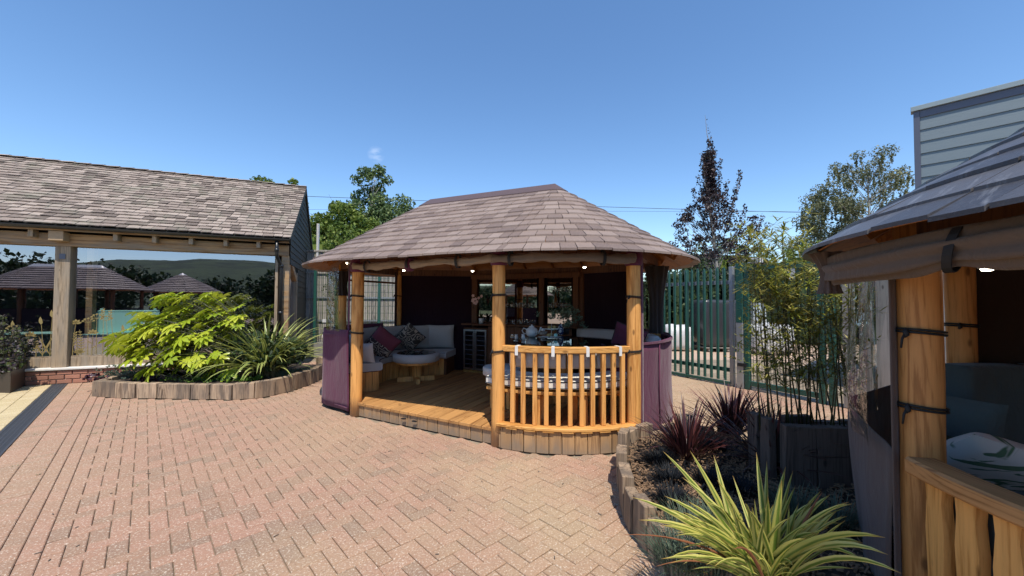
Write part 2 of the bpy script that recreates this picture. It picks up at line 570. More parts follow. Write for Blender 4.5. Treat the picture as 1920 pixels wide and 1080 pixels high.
def farpave():
    m = NT('distant brick paving'); p = m.pos()
    b = m.n('ShaderNodeTexBrick'); m.l(m.vscale(p, (1, 1, 1), rad(-41)), b.inputs['Vector'])
    b.inputs['Scale'].default_value = 1.0; b.inputs['Brick Width'].default_value = .2; b.inputs['Row Height'].default_value = .1
    b.inputs['Mortar Size'].default_value = .004
    b.inputs['Color1'].default_value = (.43, .28, .21, 1); b.inputs['Color2'].default_value = (.50, .37, .27, 1); b.inputs['Mortar'].default_value = (.2, .15, .11, 1)
    n = m.noise(p, .5, 4, .6)
    c = m.mix(m.math('MULTIPLY', n, .5), b.outputs[0], (.46, .36, .26))
    m.pbr(c, .9); return m.m
M['farpave'] = farpave()
M['earth'] = plain('grassy earth', (.09, .11, .04), .95, .3, .6)
M['soil'] = plain('dark soil', (.05, .035, .025), .95, 6, .6, bump=.8, bscale=30)
M['pine'] = wood('orange pine post', (.70, .345, .10), (.50, .21, .048), 'z', grey=(.30, .225, .15), greyz=(.02, .28), scale=.8, var=.12)
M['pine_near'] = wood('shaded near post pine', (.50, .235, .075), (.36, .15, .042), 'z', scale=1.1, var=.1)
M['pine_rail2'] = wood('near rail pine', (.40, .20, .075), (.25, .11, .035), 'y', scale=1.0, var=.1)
M['pine_fascia'] = wood('weathered pine fascia', (.46, .27, .12), (.26, .14, .06), 'z', grey=(.24, .185, .135), greyz=(.0, .22), var=.55)
M['pine_rail'] = wood('pine rail', (.64, .33, .095), (.46, .20, .045), 'x', scale=1.0, var=.15)
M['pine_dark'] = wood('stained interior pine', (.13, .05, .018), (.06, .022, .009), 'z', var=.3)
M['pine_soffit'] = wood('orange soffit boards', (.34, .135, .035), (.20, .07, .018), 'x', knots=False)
VANG = math.atan2(.912, .41)
M['deck'] = wood('deck boards', (.50, .26, .09), (.33, .15, .048), 'x', rot=VANG, var=.35, rough=.65)
M['sleeper'] = wood('old oak sleeper', (.43, .31, .205), (.13, .085, .055), 'z', grey=(.12, .095, .075), scale=1.3, var=.55, rough=.9)
M['sleeper_dark'] = wood('tarred sleeper', (.12, .09, .075), (.055, .04, .035), 'z', scale=1.4, var=.4, rough=.9)
M['oak'] = wood('weathered oak beam', (.40, .25, .125), (.23, .13, .06), 'x', rot=math.atan2(.38, .925), scale=.6, grey=(.24, .19, .14), var=.2)
M['oak_post'] = wood('grey oak post', (.34, .255, .17), (.2, .145, .09), 'z', scale=.9, grey=(.26, .215, .165), var=.2)
M['oak_end'] = plain('cut end of oak', (.40, .28, .17), .8, 40, .4)
def tilemat(name, a, b, c, rough=.6, moss=None, sky_gloss=False, lit=.25):
    m = NT(name); r = m.rand(); p = m.pos()
    cc = m.ramp(r, [(0, b), (.35, a), (.7, c), (1, a)])
    n = m.noise(p, 7, 5, .7)
    cc = m.mix(m.math('MULTIPLY', n, .45), cc, tuple(x*.5 for x in b))
    n2 = m.maprange(m.noise(p, 55, 3, .7), .5, .75)
    cc = m.mix(m.math('MULTIPLY', n2, lit), cc, tuple(min(1, x*1.9) for x in a))  # paler flecks scattered at random over the tile colour
    if moss:
        mf = m.maprange(m.noise(p, 2.2, 5, .7), .50, .66)
        cc = m.mix(m.math('MULTIPLY', mf, .6), cc, moss)
    if sky_gloss:
        sf = m.maprange(m.noise(m.vscale(p, (3, 16, 3), rad(25)), 1.0, 4, .7), .56, .72)
        cc = m.mix(m.math('MULTIPLY', sf, .55), cc, (.30, .31, .33))  # pale streaks paint the glossy sky reflection into the slate colour
    m.pbr(cc, rough, m.bump(m.noise(p, 40, 5, .7), .45, .006), spec=.4)
    return m.m
M['tile'] = tilemat('brown composite roof tile', (.245, .178, .145), (.165, .118, .098), (.32, .245, .205), .6)
M['tile_old'] = tilemat('old clay roof tile', (.265, .21, .175), (.115, .09, .074), (.42, .345, .29), .85, moss=(.19, .185, .135), lit=.4)
M['tile_slate'] = tilemat('grey slate tile', (.088, .085, .09), (.055, .053, .058), (.12, .115, .12), .42, sky_gloss=True)
M['cap'] = plain('brown ridge cap', (.12, .075, .062), .4, 6, .3)
M['purple'] = fabric('purple canvas', (.115, .030, .062), (.07, .018, .038))
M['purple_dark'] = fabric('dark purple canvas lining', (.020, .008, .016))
M['taupe'] = fabric('taupe canvas', (.12, .088, .075), (.085, .062, .055))
M['beige'] = fabric('rolled beige canvas', (.30, .235, .17), (.09, .07, .055))
M['beige_dk'] = fabric('rolled dark canvas', (.20, .155, .12), (.05, .038, .032))
M['black'] = plain('black webbing', (.008, .008, .009), .7, 30, .2)
M['white_web'] = plain('white webbing', (.72, .70, .66), .8, 30, .1)
M['grey_cush'] = fabric('grey cushion canvas', (.47, .465, .45), (.36, .36, .355))
M['white_cush'] = fabric('cream seat cushion', (.72, .69, .62), (.6, .57, .5))
M['piping'] = plain('dark piping', (.02, .022, .03), .8)
M['teal'] = fabric('pale teal upholstery', (.075, .10, .108), (.05, .07, .075))
M['clear'] = glassmat('clear plastic window', (.86, .89, .88), .05, .06, refl_edge=.6, wav=.5, wscale=7)
M['window'] = glassmat('coated window glass', (.86, .88, .88), .36, 0, refl_edge=.9, wav=.012, wscale=.8, rtint=(.80, .80, .92))
M['glass'] = glassmat('drinking glass', (.9, .92, .92), .12)
M['mirror'] = NT('mirror').m
def mirror():
    m = NT('mirror glass'); m.pbr((.45, .44, .42), .02, metal=1.0); return m.m
M['mirror'] = mirror()
M['black_glass'] = plain('black glass top', (.006, .006, .007), .04, 3, .05, spec=.6)
M['steel'] = plain('brushed steel', (.55, .55, .55), .28, 30, .2, metal=1.0)
M['galv'] = plain('galvanised steel', (.42, .44, .45), .45, 18, .35, metal=.6)
M['green'] = plain('green powder coat', (.018, .085, .065), .4, 10, .3, spec=.5)
M['dark_metal'] = plain('black gutter plastic', (.016, .017, .019), .35, 10, .2)
M['gable'] = plain('dark green stained boards', (.030, .036, .032), .7, 10, .5, var=.4, bump=.3)
def siding():
    m = NT('blue grey siding'); p = m.pos(); r = m.rand()
    g = m.noise(m.vscale(p, (3, 3, 40)), 1.0, 5, .7, dist=.5)
    c = m.mix(m.math('MULTIPLY', g, .3), (.175, .22, .24), (.10, .13, .148))
    c = m.mix(m.math('MULTIPLY', r, .12), c, (.22, .25, .27))
    m.pbr(c, .55, m.bump(g, .5, .004)); return m.m
M['siding'] = siding()
M['trim_grey'] = plain('grey metal trim', (.10, .11, .15), .45, 6, .15)
M['trim_light'] = plain('pale metal coping', (.30, .36, .37), .4, 6, .15)
M['brick'] = plain('red wall brick', (.46, .21, .14), .9, 14, .4, var=.6, bump=.5)
M['mortar'] = plain('pale mortar', (.40, .34, .28), .95, 30, .4)
M['ledge'] = plain('flaking white concrete ledge', (.74, .70, .64), .9, 9, .35, bump=.4)
M['fence_wood'] = wood('silvered fence board', (.33, .305, .27), (.20, .18, .16), 'z', var=.4, rough=.9, scale=.8)
M['concrete'] = plain('grey concrete', (.24, .23, .21), .95, 4, .5, bump=.4)
M['planter'] = plain('dark brown planter metal', (.050, .036, .026), .45, 8, .3)
M['white_china'] = plain('white china', (.68, .70, .70), .2, 4, .05)
M['bark'] = plain('bark', (.14, .11, .085), .95, 14, .6, bump=.8, bscale=25)
M['bark_pale'] = plain('pale bark', (.34, .32, .28), .9, 14, .5)
M['fatsia'] = leafmat('yellow green fatsia leaf', [(.15, (.20, .30, .022)), (.5, (.36, .44, .03)), (.8, (.54, .57, .06))], .3, .3, spec=.5)
M['strap_leaf'] = leafmat('striped strap leaf', [(.2, (.40, .42, .12)), (.8, (.48, .50, .16))], .35, .2, (.16, .34, (.13, .20, .04)), spec=.5)
M['flax'] = leafmat('gold edged flax leaf', [(.2, (.52, .50, .11)), (.8, (.66, .62, .20))], .38, .28, (.16, .30, (.15, .23, .035), (.35, .12, .05)), spec=.45)
M['flax_dark'] = leafmat('dark bronze leaf', [(.2, (.030, .010, .012)), (.7, (.07, .022, .022)), (.95, (.16, .05, .045))], .35, .08, spec=.5)
M['mondo'] = leafmat('black grass blade', [(.2, (.006, .007, .008)), (.8, (.018, .021, .026))], .6, .0, spec=.15)
M['fescue'] = leafmat('blue grass blade', [(.2, (.04, .065, .045)), (.8, (.11, .15, .10))], .6, .15)
M['straw'] = leafmat('straw blade', [(.2, (.22, .16, .07)), (.8, (.42, .32, .17))], .8, .15)
M['low_green'] = leafmat('low green leaf', [(.2, (.05, .10, .015)), (.8, (.14, .24, .03))], .5, .2)
M['heuchera'] = leafmat('purple crinkled leaf', [(.2, (.02, .006, .012)), (.8, (.07, .02, .04))], .4, .05)
M['nettle'] = leafmat('dark nettle leaf', [(.2, (.03, .035, .02)), (.45, (.05, .03, .045)), (.7, (.10, .14, .03)), (.95, (.22, .17, .22))], .6, .15)
M['bamboo_leaf'] = leafmat('bamboo leaf', [(.15, (.13, .17, .025)), (.5, (.28, .30, .05)), (.85, (.48, .43, .14))], .5, .3)
M['cane'] = plain('dark bamboo cane', (.055, .06, .02), .4, 20, .5, var=.5)
M['tree_leaf'] = leafmat('green tree leaf', [(.2, (.06, .11, .015)), (.5, (.115, .175, .025)), (.8, (.20, .25, .045))], .55, .25, noise_s=.6)
M['tree_leaf2'] = leafmat('blue green tree leaf', [(.2, (.055, .10, .035)), (.5, (.10, .155, .055)), (.85, (.17, .23, .075))], .5, .25, noise_s=.6)
M['copper_leaf'] = leafmat('copper tree leaf', [(.2, (.014, .010, .012)), (.6, (.032, .019, .022)), (.9, (.085, .055, .055))], .45, .12, noise_s=1)
M['birch_leaf'] = leafmat('olive birch leaf', [(.2, (.07, .085, .035)), (.5, (.13, .145, .065)), (.85, (.24, .24, .13))], .5, .25, noise_s=1)
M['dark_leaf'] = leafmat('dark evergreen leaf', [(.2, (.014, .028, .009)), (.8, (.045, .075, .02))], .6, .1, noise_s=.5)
def woodland(name, a, b, sc_=.12):
    m = NT(name); p = m.pos(); n = m.math('ADD', m.math('MULTIPLY', m.noise(p, sc_, 6, .8), .6), m.math('MULTIPLY', m.voro(p, .11, out='Color'), .4))
    m.pbr(m.mix(m.maprange(n, .35, .65), a, b), .95, m.bump(n, 1.0, 3.0)); return m.m
M['woodland'] = woodland('wooded hillside', (.022, .040, .018), (.06, .09, .035))
M['turq'] = plain('turquoise painted panel', (.46, .84, .76), .5, 3, .05)
M['decal'] = plain('printed ochre plant film', (.27, .20, .07), .7, 10, .3)
M['bulb'] = NT('bulb').m
def bulbm():
    m = NT('lit bulb'); e = m.n('ShaderNodeEmission'); e.inputs[0].default_value = (1, .86, .66, 1); e.inputs[1].default_value = 14
    m.l(e.outputs[0], m.out.inputs['Surface']); return m.m
M['bulb'] = bulbm()
M['wrap'] = plain('grey plastic wrapped block', (.045, .045, .05), .25, 5, .5, bump=.8, bscale=9)
M['wrap_white'] = plain('white bulk sack', (.62, .62, .62), .5, 5, .3, bump=.6, bscale=9)
M['wrap_silver'] = plain('silver sheeting', (.55, .56, .57), .25, 5, .4, metal=.5, bump=.8, bscale=9)
# ---------------------------------------------------------------- plan of the place
R1, R0 = V((.636, 5.80)), V((-1.43, 6.73))
PU = (R1-R0).normalized(); PN = V((PU.y, -PU.x))           # PN points to the camera side
if PN.y > 0: PN = -PN
AANG = math.atan2(PN.y, PN.x)                                # angle of the front direction
FU, FN = V((.925, .380)).normalized(), V((-.380, .925)).normalized()
def FP(D, s): return FN*D + FU*s
DECK_R = 1.66
pA, pB, pC = V((-2.19, 5.53)), V((-.15, 4.41)), V((1.365, 4.37))
def arc_pts(c, r, p0, p1, n, ccw=True):
    a0 = math.atan2(p0[1]-c[1], p0[0]-c[0]); a1 = math.atan2(p1[1]-c[1], p1[0]-c[0])
    if ccw and a1 < a0: a1 += 2*PI
    if not ccw and a1 > a0: a1 -= 2*PI
    return arc(c, r, a0, a1, n)
dA, dB = V((-2.20, 5.50)), V((-.20, 4.40))
bk1, bk0 = R1-PN*DECK_R, R0-PN*DECK_R
deck_right = arc_pts(R1, DECK_R, pB+V((.05, 0)), pC+V((.06, .05)), 12)+arc_pts(R1, 1.53, pC+V((.14, .10)), bk1, 18)       # from B round the right end to the back
deck_left = arc_pts(R0, 1.56, bk0, R0+V((math.cos(rad(207)), math.sin(rad(207)))), 16)
deck_poly = [dA, dB] + deck_right + deck_left
def G(px, py, h=0): return at_h(px, py, h).to_2d()
lbed_front = [G(172, 743), G(215, 746.5), G(254, 747), G(293, 748), G(357, 748.5), G(393, 749), G(434, 750), G(477, 748), G(516, 741),
              G(550, 732), G(580, 722), G(598, 714), G(612, 706)]
lbed_poly = [V((-7.25, 8.05))] + lbed_front + [V((-3.95, 8.75)), FP(10.2, -1.5), FP(10.2, -4.3)]
rbed_line = chaikin([V((1.50, 4.17)), V((1.20, 3.98)), V((1.03, 3.55)), V((.92, 3.05)), V((.90, 2.65)), V((1.0, 2.25)), V((1.22, 1.85)), V((1.62, 1.60))], 2)
rbed_back = [V((1.50, 4.17)), V((1.85, 4.42)), V((2.25, 4.40)), V((2.42, 3.95))]
rbed_poly = list(rbed_line) + [V((3.3, 1.6)), V((3.3, 3.0))] + list(reversed(rbed_back))
PLB = [V((2.12, 3.42)), V((2.16, 3.17)), V((3.55, 2.98)), V((3.55, 3.36))]   # bamboo planter plan
bp_poly = PLB
Q = V((3.16, 1.32))
rp_poly = arc(Q, 1.52, 0, 2*PI, 28)
bwall_poly = [FP(10.22, -12), FP(10.22, -1.3), FP(15.7, -1.3), FP(15.7, -12)]
box_planter = [G(-60, 742), G(18, 738), G(60, 716), V((-9.7, 7.9)), V((-11, 7))]
EXCL = [deck_poly, lbed_poly, rbed_poly, bp_poly, bwall_poly]
# drain line
dr0, dr1 = G(0, 831.5), G(115, 718)
E1 = (dr1-dr0).normalized(); E2 = V((E1.y, -E1.x))         # E2 points to the right of the drain
# ---------------------------------------------------------------- ground
def sheet(name, poly, z, mat, kind='structure', parent=None):
    return tag(mk(name, [(p[0], p[1], z) for p in poly], [tuple(range(len(poly)))], mat, parent), kind=kind)
sheet('ground', [(-700, -700), (700, -700), (700, 700), (-700, 700)], -.06, M['earth'])
yard = tag(mk('yard_paving', [(x, y, -.030) for x, y in ((-34, -30), (34, -30), (34, 34), (-34, 34))], [(0, 1, 2, 3)], M['farpave']), kind='structure')
pave = tag(mk('pavement', [(x, y, -.014) for x, y in ((-13, .6), (7.5, .6), (7.5, 11.2), (-13, 11.2))], [(0, 1, 2, 3)], M['sand']), kind='structure')
W = .1
rng = random.Random(4)
def visible_paver(c):
    if c.y < 1.3: return False
    q = proj((c.x, c.y, 0))
    if q is None or q[0] < -140 or q[0] > 2060 or q[1] > 1240: return False
    for P in EXCL:
        if inside(c, P): return False
    if (c-Q).length < 1.4: return False
    return True
def paver_item(c, a, l, w, z=None):
    a = a.normalized(); b = V((-a.y, a.x)); g = .0026
    l = l/2-g; w = w/2-g; ch = .005
    z = rng.gauss(0, .0011) if z is None else z
    tx, ty = rng.gauss(0, .006), rng.gauss(0, .009)
    vs = []
    for dz, s in ((-.016, 0), (-ch, 0), (0, ch)):
        for sx, sy in ((-1, -1), (1, -1), (1, 1), (-1, 1)):
            x, y = sx*(l-s), sy*(w-s)
            p = c+a*x+b*y
            vs.append(V((p.x, p.y, z+dz+(x*tx+y*ty if dz > -.01 else 0))))
    fs = [(8, 9, 10, 11)] + [(i, (i+1) % 4, 4+(i+1) % 4, 4+i) for i in range(4)] + [(4+i, 4+(i+1) % 4, 8+(i+1) % 4, 8+i) for i in range(4)]
    return vs, fs
items = []
def E(i, j): return dr0 + E2*(.52+i) + E1*j
# border courses beside the drain, then herringbone
k = 0
for i in range(-50, 140):
    for c2 in range(2):
        c = dr0 + E2*(.10+.1+.2*c2) + E1*(i*.1+.05)
        if visible_paver(c): items.append(paver_item(c, E2, .2, .1))
    if i % 2 == 0:
        c = dr0 + E2*.55 + E1*(i*.1+.1)
        if visible_paver(c): items.append(paver_item(c, E1, .2, .1))
        c = dr0 + E2*.65 + E1*(i*.1)
        if visible_paver(c): items.append(paver_item(c, E1, .2, .1))
for y in range(-110, 150):
    for x in range(0, 190):
        t = (x-y) % 4
        if t == 0: cx, cy, a, = x*W+W, y*W+W/2, E2
        elif t == 3: cx, cy, a = x*W+W/2, y*W+W, E1
        elif t == 1 and x == 0: cx, cy, a = x*W+W/2, y*W+W/2, None
        else: continue
        c = dr0 + E2*(.70+cx) + E1*cy
        if c.y > 10.4 or c.x < -12 or c.x > 7.2: continue
        if c.x > 3.2 and (c.y-8.77) > (c.x-3.52)*-1.72+.15: continue
        if visible_paver(c): items.append(paver_item(c, a or E2, .2 if a else .1, .1))
pieces(items, 'paver', M['paver'], pave, 300)
items = []
for i in range(-45, 60):
    for c2 in range(0, 26):
        c = dr0 - E2*(.11+.1+.2*c2) + E1*(i*.1+(.05 if c2 % 2 else 0))
        if visible_paver(c) and c.y < 9.2: items.append(paver_item(c, E2, .2, .1))
py_ = tag(mk('tactile_paving', [(p.x, p.y, -.010) for p in (dr0-E2*.11-E1*4, dr0-E2*5.4-E1*4, dr0-E2*5.4+E1*7, dr0-E2*.11+E1*6)], [(0, 1, 2, 3)], M['paver_yellow']), kind='structure')
pieces(items, 'paver', M['paver_yellow'], py_, 160)
# drain channel: rails and slotted grate
dch = thing('drain_channel', (dr0.x, dr0.y, 0), 'long dark metal drainage channel set between red and yellow paving', 'drain')
b0, b1 = dr0-E1*3.0, dr1+E1*.05
L_ = (b1-b0).length; mid = (b0+b1)/2
MB().box((mid.x, mid.y, -.009), (L_, .19, .012), (E1.x, E1.y, 0)).build('channel', M['black'], dch)
for s in (-.088, .088):
    c = mid+E2*s
    MB().box((c.x, c.y, .0005), (L_, .022, .010), (E1.x, E1.y, 0)).build('edge_rail', plain('drain iron', (.06, .065, .075), .55, 20, .4) if s < 0 else bpy.data.materials['drain iron'], dch)
mb = MB(); nb = int(L_/.03)
for i in range(nb):
    c = b0+E1*(i*.03+.015)
    mb.box((c.x, c.y, 0), (.017, .15, .007), (E1.x, E1.y, 0))
for s in (-.035, 0, .035):
    c = mid+E2*s
    mb.box((c.x, c.y, .0012), (L_, .010, .007), (E1.x, E1.y, 0))
mb.build('grating', bpy.data.materials['drain iron'], dch, kind='stuff')
# weeds, debris in the joints
mb = MB()
for i in range(70):
    x = rng.uniform(-6, 1.2); y = rng.uniform(2.4, 6.2)
    if any(inside((x, y), P) for P in EXCL): continue
    a = rng.uniform(0, PI); l = rng.uniform(.008, .035)
    mb.box((x, y, .004), (l, rng.uniform(.003, .008), .004), (math.cos(a), math.sin(a), 0))
tag(mb.build('fallen_debris', M['bark'], None), kind='stuff')
wmb = MB()
for i in range(46):
    x = rng.uniform(-7, 1.0); y = rng.uniform(2.2, 6.4)
    if any(inside((x, y), P) for P in EXCL): continue
    for k in range(rng.randint(3, 8)):
        a = rng.uniform(0, 2*PI); l = rng.uniform(.006, .018); c = V((x+rng.gauss(0, .012), y+rng.gauss(0, .012), .003)); u_ = V((math.cos(a), math.sin(a), .5)); w_ = V((-math.sin(a), math.cos(a), 0))
        wmb.add([c, c+u_*l*.5+w_*l*.25, c+u_*l, c+u_*l*.5-w_*l*.25], [(0, 1, 2, 3)])
tag(wmb.build('joint_weeds', leafmat('joint weed', [(.2, (.05, .09, .02)), (.8, (.12, .17, .05))], .6, .1), None), kind='stuff')
# ---------------------------------------------------------------- leaf and blade makers
def blade_vf(base, az, L, w, lean, droop, seg=7, fold=.35, tipw=.04, twist=0.0):
    """strap leaf: starts at base, leans out by `lean` (rad from vertical), bends down by `droop`"""
    d = V((math.cos(az), math.sin(az), 0)); side0 = V((-d.y, d.x, 0))
    p = V(base); vs = []; uv = []; ang = lean
    for i in range(seg+1):
        t = i/seg
        ww = w*(.55+.45*math.sin(min(1, t*2.2)*PI/2))*(1-t**2.6)+w*tipw
        if t > .999: ww = w*.03
        dirv = d*math.sin(ang)+V((0, 0, 1))*math.cos(ang)
        nrm = d*math.cos(ang)*-1+V((0, 0, 1))*math.sin(ang)
        a = twist*t
        side = side0*math.cos(a)+nrm*math.sin(a); nn = dirv.cross(side)
        up = nn*(ww*.5*fold)
        vs += [p-side*ww*.5+up, p-up*.3, p+side*ww*.5+up]
        uv += [(0, t), (.5, t), (1, t)]
        p = p+dirv*(L/seg); ang += droop/seg*(.4+1.2*t)
    fs = []
    for i in range(seg):
        a = i*3
        fs += [(a, a+1, a+4, a+3), (a+1, a+2, a+5, a+4)]
    return vs, fs, uv
def thin(items, rngl, n):
    return items
def strap_plant(name, base, n, L, w, lean, droop, mat, label, cat, seed, group=None, limit=300, spread=.08, azr=(0, 2*PI), fold=.35, seg=7, tw=.3, leafname='leaf', inner=.15):
    r = random.Random(seed); t = thing(name, base, label, cat, group); its = []
    for i in range(n):
        az = r.uniform(*azr); q = (i+.5)/n
        rr = spread*math.sqrt(r.random()); ln = lean[0]+(lean[1]-lean[0])*q+r.uniform(-.1, .1)
        b = V(base)+V((rr*math.cos(az), rr*math.sin(az), 0))
        its.append(blade_vf(b, az+r.uniform(-.3, .3), r.uniform(*L), r.uniform(*w), max(.02, ln), r.uniform(*droop), seg, fold, .04, r.uniform(-tw, tw)))
    pieces(its, leafname, mat, t, limit, True)
    return t
def foliage_thing(name, mb, mat, base, label, cat, group=None, part='foliage'):
    t = thing(name, base, label, cat, group)
    mb.build(part, mat, t, kind='stuff')
    return t
def tuft(name, base, n, L, w, mat, label, cat, seed, group=None, spread=.06, lean=(.1, 1.1), droop=(.4, 1.4), seg=3):
    r = random.Random(seed); mb = MB()
    for i in range(n):
        az = r.uniform(0, 2*PI); rr = spread*math.sqrt(r.random())
        b = V(base)+V((rr*math.cos(az), rr*math.sin(az), 0))
        mb.add(*blade_vf(b, az+r.uniform(-.5, .5), r.uniform(*L), w, r.uniform(*lean), r.uniform(*droop), seg, 0, .1))
    return foliage_thing(name, mb, mat, base, label, cat, group)
def scatter_leaves(mb, c, rx, n, size, r, flat=.0, shape='diamond', asp=.6):
    for i in range(n):
        d = V((r.gauss(0, 1), r.gauss(0, 1), r.gauss(0, 1)))
        d.normalize(); d *= r.random()**.45
        p = V(c)+V((d.x*rx[0], d.y*rx[1], d.z*rx[2]))
        nz = V((r.gauss(0, 1), r.gauss(0, 1), r.gauss(0, 1)+flat)).normalized()
        x = nz.orthogonal().normalized(); a = r.uniform(0, 2*PI)
        y = nz.cross(x); u = x*math.cos(a)+y*math.sin(a); v = nz.cross(u)
        s = size*r.uniform(.6, 1.3)
        mb.add([p-u*s*.5, p+v*s*asp*.5-u*s*.05+nz*s*.06, p+u*s*.5, p-v*s*asp*.5-u*s*.05+nz*s*.06], [(0, 1, 2, 3)])
def tree(name, base, H, label, cat, leaf, bark, seed, env, nclump, leaves, lsize, crad, trunk_r=.12, trunk_top=.85, group=None, lean=(0, 0), limb_r=.03, flat=.2, droopy=0.0, z0=.25):
    """env(t) -> crown radius at relative height t; limbs run from the trunk to every clump"""
    r = random.Random(seed); B = V(base); t = thing(name, base, label, cat, group)
    N = 9; pts = []; rs = []
    for i in range(N):
        q = i/(N-1)*trunk_top
        pts.append(B+V((lean[0]*q+math.sin(q*5+seed)*.02*H*q, lean[1]*q, q*H))); rs.append(max(.01, trunk_r*(1-q*1.05)+.01))
    MB().tube(pts, rs, 7).build('trunk', bark, t, True)
    lm = MB(); cr = MB()
    for k in range(nclump):
        q = z0+(1-z0)*(k+r.random())/nclump
        R = env(q); a = r.uniform(0, 2*PI); rr = R*(r.random()**.5)
        c = B+V((lean[0]*q+rr*math.cos(a), lean[1]*q+rr*math.sin(a), q*H))
        qs = max(.08, min(trunk_top-.02, q-.10-.35*rr/H)); st = B+V((lean[0]*qs+math.sin(qs*5+seed)*.02*H*qs, lean[1]*qs, qs*H))
        m_ = (st+c)/2+V((0, 0, .06*rr))
        lm.tube([st, m_, c], [limb_r*(1-q*.6), limb_r*.5, .006], 4, False)
        for j in range(2):
            e = c+V((r.uniform(-1, 1), r.uniform(-1, 1), r.uniform(-.6, 1)))*crad*.9
            lm.tube([m_.lerp(c, r.uniform(.3, .9)), e], [limb_r*.35, .004], 3, False)
        s = r.uniform(.6, 1.25)
        scatter_leaves(cr, c, (crad*s, crad*s, crad*s*r.uniform(.6, .95)), int(leaves*s), lsize, r, flat)
        if droopy:
            for j in range(2):
                p = c+V((r.uniform(-1, 1)*crad, r.uniform(-1, 1)*crad, -crad*.4))
                scatter_leaves(cr, p-V((0, 0, droopy*.5)), (crad*.15, crad*.15, droopy*.6), int(leaves*.3), lsize, r, 0)
    lm.build('limbs', bark, t, True, kind='stuff')
    cr.build('crown', leaf, t, False, kind='stuff')
    return t
